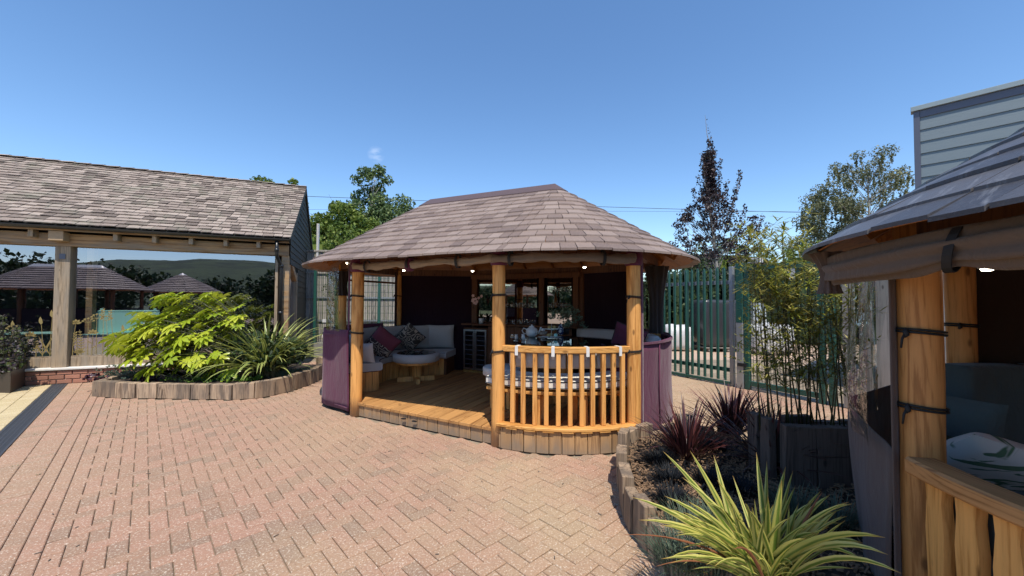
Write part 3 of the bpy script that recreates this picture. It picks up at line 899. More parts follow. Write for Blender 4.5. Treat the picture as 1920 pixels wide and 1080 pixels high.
# ---------------------------------------------------------------- thatch-like tiled pavilion roof (stadium plan)
def stadium(c0, c1, n_front, r, nstr, narc):
    """closed loop of (point, outward) counter clockwise, starting at front side of c0"""
    u = (c1-c0).normalized(); out = []
    af = math.atan2(n_front.y, n_front.x)
    for i in range(nstr):
        out.append(((c0+n_front*r).lerp(c1+n_front*r, i/nstr), n_front))
    for i in range(narc):
        a = af+PI*i/narc; d = V((math.cos(a), math.sin(a))); out.append((c1+d*r, d))
    for i in range(nstr):
        out.append(((c1-n_front*r).lerp(c0-n_front*r, i/nstr), -n_front))
    for i in range(narc):
        a = af+PI+PI*i/narc; d = V((math.cos(a), math.sin(a))); out.append((c0+d*r, d))
    return out
def tiled_roof(t, c0, c1, nf, R, ze, zr, ncourse, tw, mat, capmat, capr=.17, th=.024, limit=300, seed=1, soff=None, rough=.004, back=True, zf=None):
    r = random.Random(seed); its = []
    Ls = (c1-c0).length; af = math.atan2(nf.y, nf.x); u = (c1-c0).normalized() if Ls > 1e-6 else V((-nf.y, nf.x))
    sl = (zr-ze)/R
    zof = zf or (lambda q: ze+(R-q)*sl)
    def pt(s, q, dz=0.0):
        # s: perimeter parameter in units: 0..1 front straight, 1..2 end c1, 2..3 back, 3..4 end c0
        k = int(s) % 4; f = s-int(s)
        if k == 0: p = (c0+nf*q)+(c1-c0)*f
        elif k == 1:
            a = af+PI*f; p = c1+V((math.cos(a), math.sin(a)))*q
        elif k == 2: p = (c1-nf*q)+(c0-c1)*f
        else:
            a = af+PI+PI*f; p = c0+V((math.cos(a), math.sin(a)))*q
        return V((p.x, p.y, zof(q)+dz))
    step = (R-capr)/ncourse
    for c in range(ncourse):
        q0 = R-c*step; q1 = max(capr*.6, q0-step*1.18)
        for seg in range(4):
            L = Ls if seg % 2 == 0 else PI*q0
            if L < .01: continue
            n = max(2, round(L/tw)); off = r.random()*.6
            cuts = [0.0]
            x = (off+.25)*tw/L
            while x < 1-.35*tw/L:
                cuts.append(x); x += tw/L*r.uniform(.8, 1.2)
            cuts.append(1.0)
            for i in range(len(cuts)-1):
                s0, s1 = cuts[i], cuts[i+1]; g = .0034/L
                s0 += g; s1 -= g
                s0 = seg+min(max(s0, 0), .99999); s1 = seg+min(max(s1, 0), .99999)
                dz = th+r.uniform(-rough, rough); j = r.uniform(-rough, rough)*1.5
                sub = 2 if seg % 2 and (s1-s0)*PI > .12 else 1
                vs = []; fs = []
                for m in range(sub+1):
                    s = s0+(s1-s0)*m/sub
                    vs += [pt(s, q0+j, dz), pt(s, q0+j, dz-th), pt(s, q1, .001), pt(s, q1, -.004)]
                for m in range(sub):
                    a = m*4; b = a+4
                    fs += [(a, b, b+2, a+2), (b, a, a+1, b+1), (a+1, a+3, b+3, b+1)]
                fs += [(0, 2, 3, 1), (sub*4, sub*4+1, sub*4+3, sub*4+2)]
                its.append((vs, fs))
    pieces(its, 'roof_tile', mat, t, limit)
    # soffit (underside boards)
    mb = MB(); n = 64 if soff else 0
    if soff:
        for kq, (q, dz) in enumerate(((R-.075, -.022), (R-.08, -.030), (.05, -.05))):
            for i in range(n):
                s = 4*i/n; mb.v.append(pt(s, q, dz)); mb.uv.append((0, 0))
        for k in range(2):
            for i in range(n):
                j = (i+1) % n; mb.f.append((k*n+i, k*n+j, (k+1)*n+j, (k+1)*n+i))
        mb.build('soffit', soff, t)
    # ridge cap
    mb = MB(); n = 40
    ring = [pt(4*i/n, capr, .022) for i in range(n)]
    ring2 = [pt(4*i/n, capr, .004) for i in range(n)]
    b = len(mb.v); mb.add(ring2+ring, [(i, (i+1) % n, n+(i+1) % n, n+i) for i in range(n)])
    za = zof(0)+.035
    A0, A1 = V((c0.x, c0.y, za)), V((c1.x, c1.y, za))
    bb = len(mb.v); mb.add([A0, A1], [])
    for i in range(n):
        s = 4*i/n; j = (i+1) % n; k = int(s)
        if k == 0: mb.f.append((b+n+i, b+n+j, bb+1, bb) if i == 0 else (b+n+i, b+n+j, bb+1))
        elif k == 1: mb.f.append((b+n+i, b+n+j, bb+1))
        elif k == 2: mb.f.append((b+n+i, b+n+j, bb, bb+1) if i == n//2 else (b+n+i, b+n+j, bb))
        else: mb.f.append((b+n+i, b+n+j, bb))
    mb.build('ridge_cap', capmat, t)
    return pt
def rafters(t, c0, c1, nf, R, rin, ze, zr, mat, n_end=9, n_str=4, rt=.27):
    af = math.atan2(nf.y, nf.x); sl = (zr-ze)/R
    def raft(c, d):
        p0 = V((c.x+d.x*(R-rt), c.y+d.y*(R-rt), ze+rt*sl-.075)); p1 = V((c.x+d.x*rin, c.y+d.y*rin, ze+(R-rin)*sl-.075))
        MB().box((p0+p1)/2, ((p1-p0).length, .04, .07), p1-p0).build('rafter', mat, t)
    for i in range(n_str+1):
        c = c0.lerp(c1, i/max(1, n_str)); raft(c, nf); raft(c, -nf)
    for c, a0 in ((c1, af), (c0, af+PI)):
        for i in range(1, n_end):
            a = a0+PI*i/n_end; raft(c, V((math.cos(a), math.sin(a))))
def log_post(t, p, z0, z1, r, mat, n=18, seed=0, name='post'):
    rr = random.Random(seed); pts = []; rs = []
    for i in range(9):
        z = z0+(z1-z0)*i/8
        pts.append((p[0]+rr.uniform(-.002, .002), p[1]+rr.uniform(-.002, .002), z)); rs.append(r*rr.uniform(.975, 1.02))
    return MB().tube(pts, rs, n).build(name, mat, t, True)
def rope(t, p, z, r, tails=True, a=-PI/2-.9):
    mb = MB(); rr = random.Random(int(z*1000+p[0]*77))
    tl = rr.uniform(-.012, .012)
    for dz in (0, .013):
        pts = [(p[0]+(r+.006)*math.cos(2*PI*i/20), p[1]+(r+.006)*math.sin(2*PI*i/20), z+dz+tl*math.cos(2*PI*i/20)) for i in range(21)]
        mb.tube(pts, .0055, 5, False)
    k = V((p[0]+(r+.012)*math.cos(a), p[1]+(r+.012)*math.sin(a), z+.006))
    mb.tube([k+V((-.008, 0, -.022)), k+V((0, -.003, -.01)), k, k+V((.004, 0, .02))], [.006, .012, .013, .005], 6)
    if tails: mb.tube([k, k+V((-.02, -.004, -.03)), k+V((-.024, -.002, -.07))], [.005, .005, .004], 5)
    return mb.build('elastic_tie', M['black'], t, True)
def puff_vf(w, h, t, n=14, seed=0, pinch=.06):
    """cushion lying in XZ plane (width X, height Z), thickness along Y"""
    r = random.Random(seed); vs = []; uv = []
    o = V((r.random()*9, r.random()*9, r.random()*9))
    for side in (-1, 1):
        for j in range(n+1):
            for i in range(n+1):
                x, y = -1+2*i/n, -1+2*j/n
                e = (1-abs(x)**3.2)*(1-abs(y)**3.2)
                wr = noise.noise(V((x*1.8, y*1.8, side*2.0))+o)*.12*(1-e)*e*4
                th = (max(0, e)**.42)*t/2*(1+wr)
                k = 1-pinch*(1-abs(x)**2)*abs(y) ; k2 = 1-pinch*(1-abs(y)**2)*abs(x)
                vs.append(V((x*w/2*k2, side*th, y*h/2*k))); uv.append(((x+1)/2, (y+1)/2))
    fs = []; m = (n+1)*(n+1)
    for j in range(n):
        for i in range(n):
            a = j*(n+1)+i
            fs.append((a, a+1, a+n+2, a+n+1)); fs.append((m+a+1, m+a, m+a+n+1, m+a+n+2))
    return vs, fs, uv
def cushion(name, w, h, t, Mx, mat, label, cat, group=None, seed=0, piping=True, par=None):
    vs, fs, uv = puff_vf(w, h, t, seed=seed)
    vs = [Mx @ v for v in vs]
    base = V((sum(v.x for v in vs)/len(vs), sum(v.y for v in vs)/len(vs), min(v.z for v in vs)))
    th = thing(name, base, label, cat, group) if par is None else par
    mk('cover', vs, fs, mat, th, True, uvs=uv)
    if piping:
        n = 14; pts = []
        ring = [i for i in range(n+1)] + [j*(n+1)+n for j in range(1, n+1)] + [n*(n+1)+i for i in range(n-1, -1, -1)] + [j*(n+1) for j in range(n-1, -1, -1)]
        MB().tube([vs[i] for i in ring], .006, 5, False).build('piping', M['piping'], th, True)
    return th
def rot_to(p, yaw, tilt=0.0, roll=0.0):
    return Matrix.Translation(p) @ Matrix.Rotation(yaw, 4, 'Z') @ Matrix.Rotation(tilt, 4, 'X') @ Matrix.Rotation(roll, 4, 'Y')
# ---------------------------------------------------------------- main pavilion
ZE, ZR, RE = 2.126, 3.352, 1.95
DZ = .19
pav = thing('garden_pavilion', (R0.lerp(R1, .5).x, R0.lerp(R1, .5).y, 0), 'oval timber pavilion with brown tiled roof and purple canvas sides in mid courtyard', 'pavilion')
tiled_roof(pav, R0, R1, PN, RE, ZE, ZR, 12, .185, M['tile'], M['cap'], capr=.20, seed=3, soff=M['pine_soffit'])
rafters(pav, R0, R1, PN, RE, 1.2, ZE, ZR, M['pine_soffit'])
posts = [(pA, .080), (pB, .074), (pC, .076), (V((2.18, 5.90)), .07), (V((2.02, 6.60)), .07), (R1-PN*1.6, .07), (R0-PN*1.6, .07), (V((-2.35, 8.04)), .07), (V((-2.95, 6.78)), .07)]
for i, (p, r_) in enumerate(posts):
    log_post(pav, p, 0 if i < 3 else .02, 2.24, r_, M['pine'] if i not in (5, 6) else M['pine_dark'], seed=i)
for p, r_, zs in ((pA, .082, (1.675, 1.155)), (pB, .076, (1.675, 1.045)), (pC, .078, (1.66, 1.06)), (V((-2.95, 6.78)), .072, (1.75,)), (V((-2.35, 8.04)), .072, (1.72,)), (V((2.18, 5.90)), .072, (1.70,))):
    for z in zs: rope(pav, p, z, r_)
# ring beam on top of the posts
ring = [p for p, _ in posts]
for i in range(len(ring)):
    a, b = ring[i], ring[(i+1) % len(ring)]
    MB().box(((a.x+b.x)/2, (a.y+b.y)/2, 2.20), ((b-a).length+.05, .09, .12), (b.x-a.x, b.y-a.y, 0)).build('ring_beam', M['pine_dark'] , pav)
# deck boards, perpendicular to the front edge
vv = -PN; uu = PU
its = []
k0 = min(p.dot(uu) for p in deck_poly); k1 = max(p.dot(uu) for p in deck_poly)
bw = .158
c = k0
out_poly = [p for p in deck_poly]
while c < k1:
    P = clip_half(out_poly, (-uu.x, -uu.y), -(c+.0045)); 
    if len(P) > 2: P = clip_half(P, (uu.x, uu.y), c+bw-.0045)
    if len(P) > 2:
        Q2 = [P[0]]
        for q in P[1:]:
            if (q-Q2[-1]).length > 1e-3: Q2.append(q)
        its.append(prism_vf(Q2, DZ-.034, DZ, .004))
    c += bw
pieces(its, 'deck_board', M['deck'], pav)
# nosing boards at the door step follow the front edge, fascia boards below
sub = MB(); sub.prism([R0.lerp(R1, .5)+(p-R0.lerp(R1, .5))*.965 for p in deck_poly], .0, .12); sub.build('deck_frame', M['black'], pav)
def fascia(path, z0, z1, w, inset, name='fascia_board', mat=None, th=.022, jit=.0015, limit=300):
    Lp = sum((V(path[i+1])-V(path[i])).length for i in range(len(path)-1)); pts = resample(path, Lp/max(1, round(Lp/w))-1e-5); its = []
    for a, b in zip(pts[:-1], pts[1:]):
        d = (b-a).normalized(); n = V((d.y, -d.x)); m = (a+b)/2 - n*inset
        j = rng.uniform(-jit, jit)
        its.append(box_vf((m.x+n.x*j, m.y+n.y*j, (z0+z1)/2+rng.uniform(-.002, .002)), ((b-a).length-.009, th, z1-z0), (d.x, d.y, 0), .003))
    pieces(its, name, mat or M['pine_fascia'], pav, limit)
fascia([dA, dB], .004, DZ-.036, bw*1.0, .030)
fascia(deck_right, .004, DZ-.036, .15, .012)
fascia(deck_left, .004, DZ-.036, .17, .012)
MB().box((dA.lerp(dB, .41).x, dA.lerp(dB, .41).y-.022, .105), (.06, .03, .012), (PU.x, PU.y, 0)).build('vent_slot', M['black'], pav)
MB().box((dA.lerp(dB, .49).x, dA.lerp(dB, .49).y-.022, .10), (.06, .03, .012), (PU.x, PU.y, 0)).build('vent_slot', M['black'], pav)
# railing between the two front posts
a0 = math.atan2(pB.y-R1.y, pB.x-R1.x); a1 = math.atan2(pC.y-R1.y, pC.x-R1.x)
RR = 1.585
rail = arc(R1, RR, a0-.012, a1+.012, 18)
def rrect(w, z0, z1, c=.006, off=0.0):
    h = w/2
    return [(off-h+c, z0), (off+h-c, z0), (off+h, z0+c), (off+h, z1-c), (off+h-c, z1), (off-h+c, z1), (off-h, z1-c), (off-h, z0+c)]
MB().sweep(rail, rrect(.085, 1.055, 1.12)).build('handrail', M['pine_rail'], pav)
MB().sweep(arc(R1, 1.645, a0+.02, a1-.02, 18), rrect(.115, .245, .277)).build('bottom_rail', M['pine_rail'], pav)
fascia(arc(R1, 1.665, a0+.045, a1-.045, 20), .006, .235, .142, 0.0)
for i in range(7):
    a = a0+.13+(a1-a0-.2)*i/6.6
    p = R1+V((math.cos(a), math.sin(a)))*1.69
    MB().box((p.x, p.y, .238), (.12, .018, .010), (-math.sin(a), math.cos(a), 0)).build('packer', M['pine_rail'], pav)
bal_px = [961.5, 981, 1003, 1024.5, 1046.7, 1069, 1090.7, 1111, 1131, 1150, 1167]
for i, px in enumerate(bal_px):
    d = ray(px, 720).to_2d().normalized(); bq = -2*d.dot(R1); cq = R1.length_squared-(RR+.012)**2
    tq = (-bq-math.sqrt(bq*bq-4*cq))/2; p = d*tq
    a = math.atan2(p.y-R1.y, p.x-R1.x)
    j = rng.uniform(-.006, .006)
    MB().box((p.x, p.y, .666), (.048, .042, .778), (-math.sin(a+j), math.cos(a+j), 0), .005).build('baluster', M['pine'], pav)
for px in (971, 1037, 1100, 1159):
    d = ray(px, 650).to_2d().normalized(); bq = -2*d.dot(R1); cq = R1.length_squared-RR**2
    tq = (-bq-math.sqrt(bq*bq-4*cq))/2; p = d*tq; a = math.atan2(p.y-R1.y, p.x-R1.x)
    n = V((math.cos(a), math.sin(a))); mb = MB(); x = V((-n.y, n.x, 0))
    for o, z, dd in ((.045, 1.075, (.035, .004, .104)), (0, 1.1225, (.035, .092, .004)), (-.047, 1.05, (.035, .004, .15))):
        mb.box((p.x+n.x*o, p.y+n.y*o, z if o <= 0 else 1.073), dd, x)
    mb.build('cushion_strap', M['white_web'], pav)
# skirts, clear panels and drapes round both ends
def ang(p, c): return math.atan2(p.y-c.y, p.x-c.x)
def panel(path, z0, z1, mat, name, th=.006, wav=0.0, wf=9.0, zt=None, smooth=True, sag=None):
    mb = MB(); P = resample(path, .06); n = len(P); nz = 10; b = 0
    for i, p in enumerate(P):
        t = (P[min(i+1, n-1)]-P[max(i-1, 0)]).normalized(); r_ = V((t.y, -t.x))
        for k in range(nz+1):
            zt_ = (zt(i/(n-1)) if zt else z1); z = z0+(zt_-z0)*k/nz
            o = (noise.noise(V((p.x*wf, p.y*wf, z*1.2)))*wav) if wav else 0
            mb.v.append(V((p.x+r_.x*o, p.y+r_.y*o, z))); mb.uv.append((i, k))
    for i in range(n-1):
        for k in range(nz):
            a = i*(nz+1)+k; c = a+nz+1
            mb.f.append((a, c, c+1, a+1))
    o = mb.build(name, mat, pav, smooth)
    if th:
        md = o.modifiers.new('thickness', 'SOLIDIFY'); md.thickness = th
    return o
aC, aE = ang(pC, R1), ang(V((2.18, 5.90)), R1)
right_arc = arc(R1, 1.61, aC+.05, aE+.35, 20)
panel(right_arc, .06, 1.20, M['purple'], 'purple_skirt', wav=.05, wf=2.2, zt=lambda t: 1.14+.05*t)
MB().sweep(resample(right_arc, .08), [(-.012, 1.125), (.014, 1.125), (.014, 1.15), (-.012, 1.15)], zoff=lambda i: .0).build('piping_band', M['purple'], pav)
panel(arc(R1, 1.625, aC+.045, aC+.115, 4), .06, 2.1, M['purple'], 'purple_flap', zt=lambda t: 2.1)
panel(arc(R1, 1.585, ang(V((2.10, 5.55)), R1)+.06, aE+.5, 14), 1.16, 2.1, M['clear'], 'clear_panel', th=0, wav=.05, wf=5)
aA = ang(pA, R0); aL = ang(V((-2.95, 6.78)), R0)
if aA < 0: aA += 2*PI
if aL < 0: aL += 2*PI
left_arc = arc(R0, 1.635, aL-.75, rad(207), 22)
left_arc = left_arc + [pA+V((-.10, -.03))]
panel(left_arc, .055, 1.2, M['purple'], 'purple_skirt', wav=.05, wf=2.0, zt=lambda t: 1.17+.03*t)
panel([pA+V((-.16, .05)), pA+V((-.085, -.03))], .07, 2.1, M['purple'], 'purple_flap', zt=lambda t: 2.12)
MB().sweep(resample(left_arc, .08), [(-.014, 1.09), (.014, 1.09), (.014, 1.12), (-.014, 1.12)]).build('piping_band', M['purple'], pav)
panel(arc(R0, 1.60, aL-.15, aA-.1, 12), 1.18, 2.1, M['clear'], 'clear_panel', th=0, wav=.05, wf=4)
for P_, s_ in ((right_arc, 1), (left_arc, 1)):
    Rs = resample(P_, .08)
    MB().sweep(Rs, [(-.010, .10), (.010, .10), (.010, .108), (-.010, .108)]).build('hem_seam', M['purple'], pav)
    for fz in (.18, .72):
        q = Rs[int(fz*(len(Rs)-1))]; MB().tube([(q.x, q.y, .07), (q.x, q.y, 1.12)], .009, 6).build('vertical_seam', M['purple'], pav, True)
def drape(c, z0, z1, r0, r1, mat, seed, nf=9):
    mb = MB(); n = 36; nz = 12; rr = random.Random(seed); ph = rr.random()*6
    for k in range(nz+1):
        t = k/nz; z = z0+(z1-z0)*t; R_ = r0+(r1-r0)*t-.03*math.sin(PI*t)
        for i in range(n):
            a = 2*PI*i/n; q = R_*(1+.22*math.sin(nf*a+ph+t*1.5)+.1*math.sin(5*a+3*t))
            mb.v.append(V((c[0]+q*math.cos(a), c[1]+q*math.sin(a), z))); mb.uv.append((0, 0))
    for k in range(nz):
        for i in range(n):
            j = (i+1) % n; mb.f.append((k*n+i, k*n+j, (k+1)*n+j, (k+1)*n+i))
    return mb.build('gathered_curtain', mat, pav, True)
M['net'] = fabric('gathered dark netting', (.045, .036, .033), (.022, .018, .017))
drape((2.06, 5.55), 1.17, 2.12, .085, .15, M['net'], 2)
drape((-2.93, 6.70), 1.70, 2.12, .085, .12, M['net'], 5)
MB().box((-2.62, 6.62, 1.95), (.03, .01, .32), (1, 0, 0)).build('hanging_strap', M['black'], pav)
# walls of dark lined canvas at the back
def wallp(a, b, z0, z1, mat, name='canvas_wall', th=.012):
    m = (a+b)/2
    return MB().box((m.x, m.y, (z0+z1)/2), ((b-a).length, th, z1-z0), (b.x-a.x, b.y-a.y, 0)).build(name, mat, pav)
N0, N1, Dp, Eb = R0-PN*1.6, R1-PN*1.6, V((-2.35, 8.04)), V((2.02, 6.60))
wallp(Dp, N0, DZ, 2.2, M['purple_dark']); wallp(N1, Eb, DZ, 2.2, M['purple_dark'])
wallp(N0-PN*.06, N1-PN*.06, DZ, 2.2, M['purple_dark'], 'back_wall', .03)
wallp(Dp+V((-.02, -.16)), Dp+V((.0, .0)), DZ, 2.2, M['purple_dark'])
for z in (1.98,):
    a, b = V((-2.95, 6.78)), Dp
    MB().box(((a.x+b.x)/2, (a.y+b.y)/2, z), ((b-a).length-.1, .03, .035), (b.x-a.x, b.y-a.y, 0)).build('window_rail', M['pine_dark'], pav)
# rolled canvases tied under the front eave
def roll(path, z, mat, name, r0=.045, seed=0, sag=.03, flat=1.3, nf=7):
    P = resample(path, .04); n = len(P); mb = MB(); m = 16; rr = random.Random(seed); ph = rr.random()*9
    for i, p in enumerate(P):
        t = i/(n-1); tt = (P[min(i+1, n-1)]-P[max(i-1, 0)]).normalized(); s = V((tt.y, -tt.x))
        zc = z-sag*math.sin(PI*t*3)**2
        for k in range(m):
            a = 2*PI*k/m
            q = r0*(1+.55*noise.noise(V((t*14+ph, math.cos(a)*1.6, math.sin(a)*1.6)))+.20*math.sin(5*a+t*13+ph)*(.5+.5*math.sin(t*21+ph)))
            mb.v.append(V((p.x+s.x*q*.8*math.cos(a), p.y+s.y*q*.8*math.cos(a), zc+q*flat*math.sin(a)))); mb.uv.append((0, 0))
    for i in range(n-1):
        for k in range(m):
            j = (k+1) % m; mb.f.append((i*m+k, (i+1)*m+k, (i+1)*m+j, i*m+j))
    mb.f.append(tuple(range(m))); mb.f.append(tuple((n-1)*m+k for k in reversed(range(m))))
    o = mb.build(name, mat, pav, True)
    return P
fo = PN*.13
P1 = roll([pA+fo+V((.03, 0)), (pA+pB)/2+fo*.9, pB+fo*.8], 2.088, M['beige'], 'rolled_canvas', .035, 1, .02, 1.2)
P2 = roll(arc(R1, 1.70, a0-.02, a1-.04, 20), 2.088, M['beige_dk'], 'rolled_canvas', .036, 2, .015, 1.3)
for Pp, fr in ((P1, (.13, .47, .80)), (P2, (.16, .78))):
    for f in fr:
        i = int(f*(len(Pp)-1)); p = Pp[i]; t_ = (Pp[min(i+1, len(Pp)-1)]-Pp[max(0, i-1)]).normalized(); s = V((t_.y, -t_.x))
        mb = MB()
        pts = [(p.x+s.x*.056*math.cos(a), p.y+s.y*.056*math.cos(a), 2.08+.082*math.sin(a)) for a in [2*PI*k/14 for k in range(15)]]
        mb.sweep  # webbing loop built as short boxes
        for q0, q1 in zip(pts[:-1], pts[1:]):
            mb.box((V(q0)+V(q1))/2, ((V(q1)-V(q0)).length+.004, .034, .004), V(q1)-V(q0), 0, (s.x*.01+t_.x*0, s.y*.01, .9) if abs((V(q1)-V(q0)).normalized().z) < .9 else (s.x, s.y, 0))
        mb.build('roll_strap', M['black'], pav)
for p, r_ in ((pA, .105), (pB, .10), (pC, .10)):
    MB().lathe((p.x, p.y, 0), [(r_*.86, 2.015), (r_, 2.04), (r_*1.04, 2.10), (r_, 2.2)], 18).build('purple_wrap', M['purple'], pav, True)
pm = P1[int(.47*(len(P1)-1))]
MB().lathe((pm.x, pm.y+.02, 0), [(.03, 1.985), (.06, 2.0), (.066, 2.08), (.05, 2.15)], 14).build('purple_wrap', M['purple'], pav, True)
# ceiling lights
lights = []
for i, (px, py, Y, zz) in enumerate(((757, 507, 7.6, 0), (886, 508, 7.5, 0), (1096, 501, 6.7, 0), (652, 493, 6.1, 0))):
    p = at_y(px, py, Y)
    l = thing('downlight', (p.x, p.y, p.z), ('small round downlight glowing beside the back left post', 'small round downlight glowing above the drinks fridge', 'small round downlight glowing right of the mirrored bar', 'small round downlight glowing at the left end by the purple flap')[i], 'light', 'downlights under the pavilion roof')
    MB().lathe((p.x, p.y, p.z), [(.0, .03), (.035, .03), (.035, .012), (.028, .004)], 14).build('housing', M['steel'], l, True)
    MB().lathe((p.x, p.y, p.z), [(.026, .006), (.022, -.012), (.0, -.02)], 14).build('bulb', M['bulb'], l, True)
# ---------------------------------------------------------------- furniture inside the main pavilion
def S(s, d): return uu*s + vv*d
def ring_seg(c, r0, r1, a0, a1, z0, z1, mat, name, t, n=24, ch=.012, smooth=False):
    rc = (r0+r1)/2; h = (r1-r0)/2
    return MB().sweep(arc(c, rc, a0, a1, n), [(-h+ch, z0), (h-ch, z0), (h, z0+ch), (h, z1-ch), (h-ch, z1), (-h+ch, z1), (-h, z1-ch), (-h, z0+ch)]).build(name, mat, t, smooth)
def boards_on_arc(c, r, a0, a1, z0, z1, w, mat, t, name='board', th=.018):
    n = max(1, round(abs(a1-a0)*r/w)); 
    for i in range(n):
        a = a0+(a1-a0)*(i+.5)/n; ww = abs(a1-a0)*r/n
        p = V((c[0]+r*math.cos(a), c[1]+r*math.sin(a), (z0+z1)/2+rng.uniform(-.001, .001)))
        MB().box(p, (ww-.006, th, z1-z0), (-math.sin(a), math.cos(a), 0), .003).build(name, mat, t)
aD = ang(Dp, R0); aN = ang(N0, R0)
sa0, sa1 = AANG-2*PI+0, 0
# sofa round the left end: from near post A (front) to the bar
aS = math.atan2(-.40, -.93)+2*PI if False else rad(208+8)
aEnd = rad(80)
sofa = thing('curved_sofa', (R0.x-1.2, R0.y+.2, DZ), 'long curved built-in sofa with grey cushions round the left end of the pavilion', 'sofa')
ring_seg(R0, .86, 1.50, aEnd, aS, DZ, .50, M['pine_dark'], 'base', sofa)
boards_on_arc(R0, .845, aEnd+.03, aS-.03, DZ+.005, .50, .10, M['pine'], sofa)
d = V((math.cos(aS), math.sin(aS)))
nrm = V((-d.y, d.x))
for i in range(6):
    r_ = .90+.105*i; p = R0+d*r_+nrm*.012
    MB().box((p.x, p.y, .345), (.098, .018, .30), (d.x, d.y, 0), .003).build('board', M['pine'], sofa)
ring_seg(R0, .80, 1.50, aEnd-.02, aS+.03, .51, .635, M['grey_cush'], 'seat_cushion', sofa, ch=.02)
MB().sweep(arc(R0, .802, aEnd-.02, aS+.03, 30), [(-.005, .612), (.005, .612), (.005, .622), (-.005, .622)]).build('piping', M['piping'], sofa)
bc = [(rad(92), .52), (rad(113), .56), (rad(136), .56), (rad(160), .56), (rad(184), .54)]
for i, (a, w) in enumerate(bc):
    p = R0+V((math.cos(a), math.sin(a)))*1.36
    cushion('back_cushion', w*1.10, .50, .21, rot_to((p.x, p.y, .885), a-PI/2, .14), M['grey_cush'],
            ('grey back cushion at the bar end of the curved sofa', 'wrinkled grey back cushion behind the patterned diamond cushion', 'grey back cushion behind the purple scatter cushion', 'grey back cushion below the left mesh window', 'grey back cushion nearest the front left post')[i],
            'cushion', 'grey back cushions on the curved sofa', seed=i)
p = R0+V((math.cos(rad(203)), math.sin(rad(203))))*1.22
cushion('back_cushion', .50, .46, .16, rot_to((p.x, p.y, .87), rad(203)-PI/2+.3, .1), M['grey_cush'], 'upright grey end cushion just behind the front left post', 'cushion', 'grey back cushions on the curved sofa', seed=11)
M['silver'] = fabric('shiny silver cushion cloth', (.62, .61, .60), (.3, .3, .31), rough=.45)
p = R0+V((math.cos(rad(214)), math.sin(rad(214))))*1.02
cushion('scatter_cushion', .34, .34, .12, rot_to((p.x-.05, p.y, .79), rad(-10), .25), M['silver'], 'shiny silver scatter cushion catching sun beside the front left post', 'cushion', piping=False, seed=5)
def scroll_mat(name, base, fig):
    m = NT(name); uv = m.n('ShaderNodeUVMap').outputs[0]
    n = m.n('ShaderNodeTexNoise'); n.inputs['Scale'].default_value = 3.2; m.l(uv, n.inputs['Vector'])
    v = m.n('ShaderNodeVectorMath', operation='MULTIPLY_ADD'); m.l(n.outputs['Color'], v.inputs[0]); v.inputs[1].default_value = (.35, .35, 0); m.l(uv, v.inputs[2])
    d = m.voro(v.outputs[0], 3.4)
    rings = m.math('SINE', m.math('MULTIPLY', d, 26.0))
    x = m.n('ShaderNodeSeparateXYZ'); m.l(uv, x.inputs[0])
    f = m.maprange(rings, .35, .6)
    m.pbr(m.mix(f, base, fig), .8, spec=.2); return m.m
M['scroll_dark'] = scroll_mat('dark scroll print cloth', (.05, .042, .036), (.42, .36, .29))
M['scroll_plum'] = scroll_mat('plum scroll print cloth', (.11, .028, .045), (.10, .026, .04))
def half_plum():
    m = NT('plum cloth with scroll corner'); uv = m.n('ShaderNodeUVMap').outputs[0]
    x = m.n('ShaderNodeSeparateXYZ'); m.l(uv, x.inputs[0])
    n = m.n('ShaderNodeTexNoise'); n.inputs['Scale'].default_value = 3.2; m.l(uv, n.inputs['Vector'])
    v = m.n('ShaderNodeVectorMath', operation='MULTIPLY_ADD'); m.l(n.outputs['Color'], v.inputs[0]); v.inputs[1].default_value = (.35, .35, 0); m.l(uv, v.inputs[2])
    rings = m.math('SINE', m.math('MULTIPLY', m.voro(v.outputs[0], 3.4), 26.0))
    f = m.maprange(rings, .35, .6)
    side = m.math('LESS_THAN', x.outputs[1], .50)
    c = m.mix(f, (.05, .035, .035), (.40, .34, .28)); c = m.mix(side, (.17, .045, .065), c)
    m.pbr(c, .8, spec=.2); return m.m
M['half_plum'] = half_plum()
p = R0+V((math.cos(rad(178)), math.sin(rad(178))))*1.10
q = at_y(717, 627, 6.85)
cushion('scatter_cushion', .48, .48, .15, rot_to((q.x, q.y, .87), rad(12), .2, rad(40)), M['half_plum'], 'plum scatter cushion with scroll pattern standing on its corner near the left post', 'cushion', seed=6)
q = at_y(768, 628, 7.45)
cushion('scatter_cushion', .44, .44, .14, rot_to((q.x, q.y, .92), rad(5), .28, rad(45)), M['scroll_dark'], 'dark scroll patterned scatter cushion balanced on its corner in the middle of the sofa', 'cushion', seed=7)
# round upholstered coffee table
ct = V((-1.70, 6.98))
tb = thing('round_ottoman_table', (ct.x, ct.y, DZ), 'low round table with grey padded rim and glass top beside the sofa', 'table')
MB().lathe((ct.x, ct.y, 0), [(.0, .55), (.375, .55), (.405, .565), (.41, .66), (.395, .69), (.34, .695)], 40).build('padded_rim', M['grey_cush'], tb, True)
MB().lathe((ct.x, ct.y, 0), [(.0, .700), (.335, .700), (.34, .694)], 40).build('glass_top', M['black_glass'], tb)
MB().lathe((ct.x, ct.y, 0), [(.0, .505), (.33, .505), (.35, .52), (.35, .545), (.0, .548)], 32).build('wooden_rim', M['pine'], tb)
MB().box((ct.x, ct.y, .35), (.115, .115, .31), (.75, .66, 0), .005).build('pedestal', M['pine'], tb)
for a in (rad(20), rad(110), rad(200), rad(290)):
    q = ct+V((math.cos(a), math.sin(a)))*.19
    vs, fs = box_vf((q.x, q.y, .235), (.27, .06, .085), (math.cos(a), math.sin(a), 0), .004)
    MB().add(vs, fs).build('foot', M['pine'], tb)
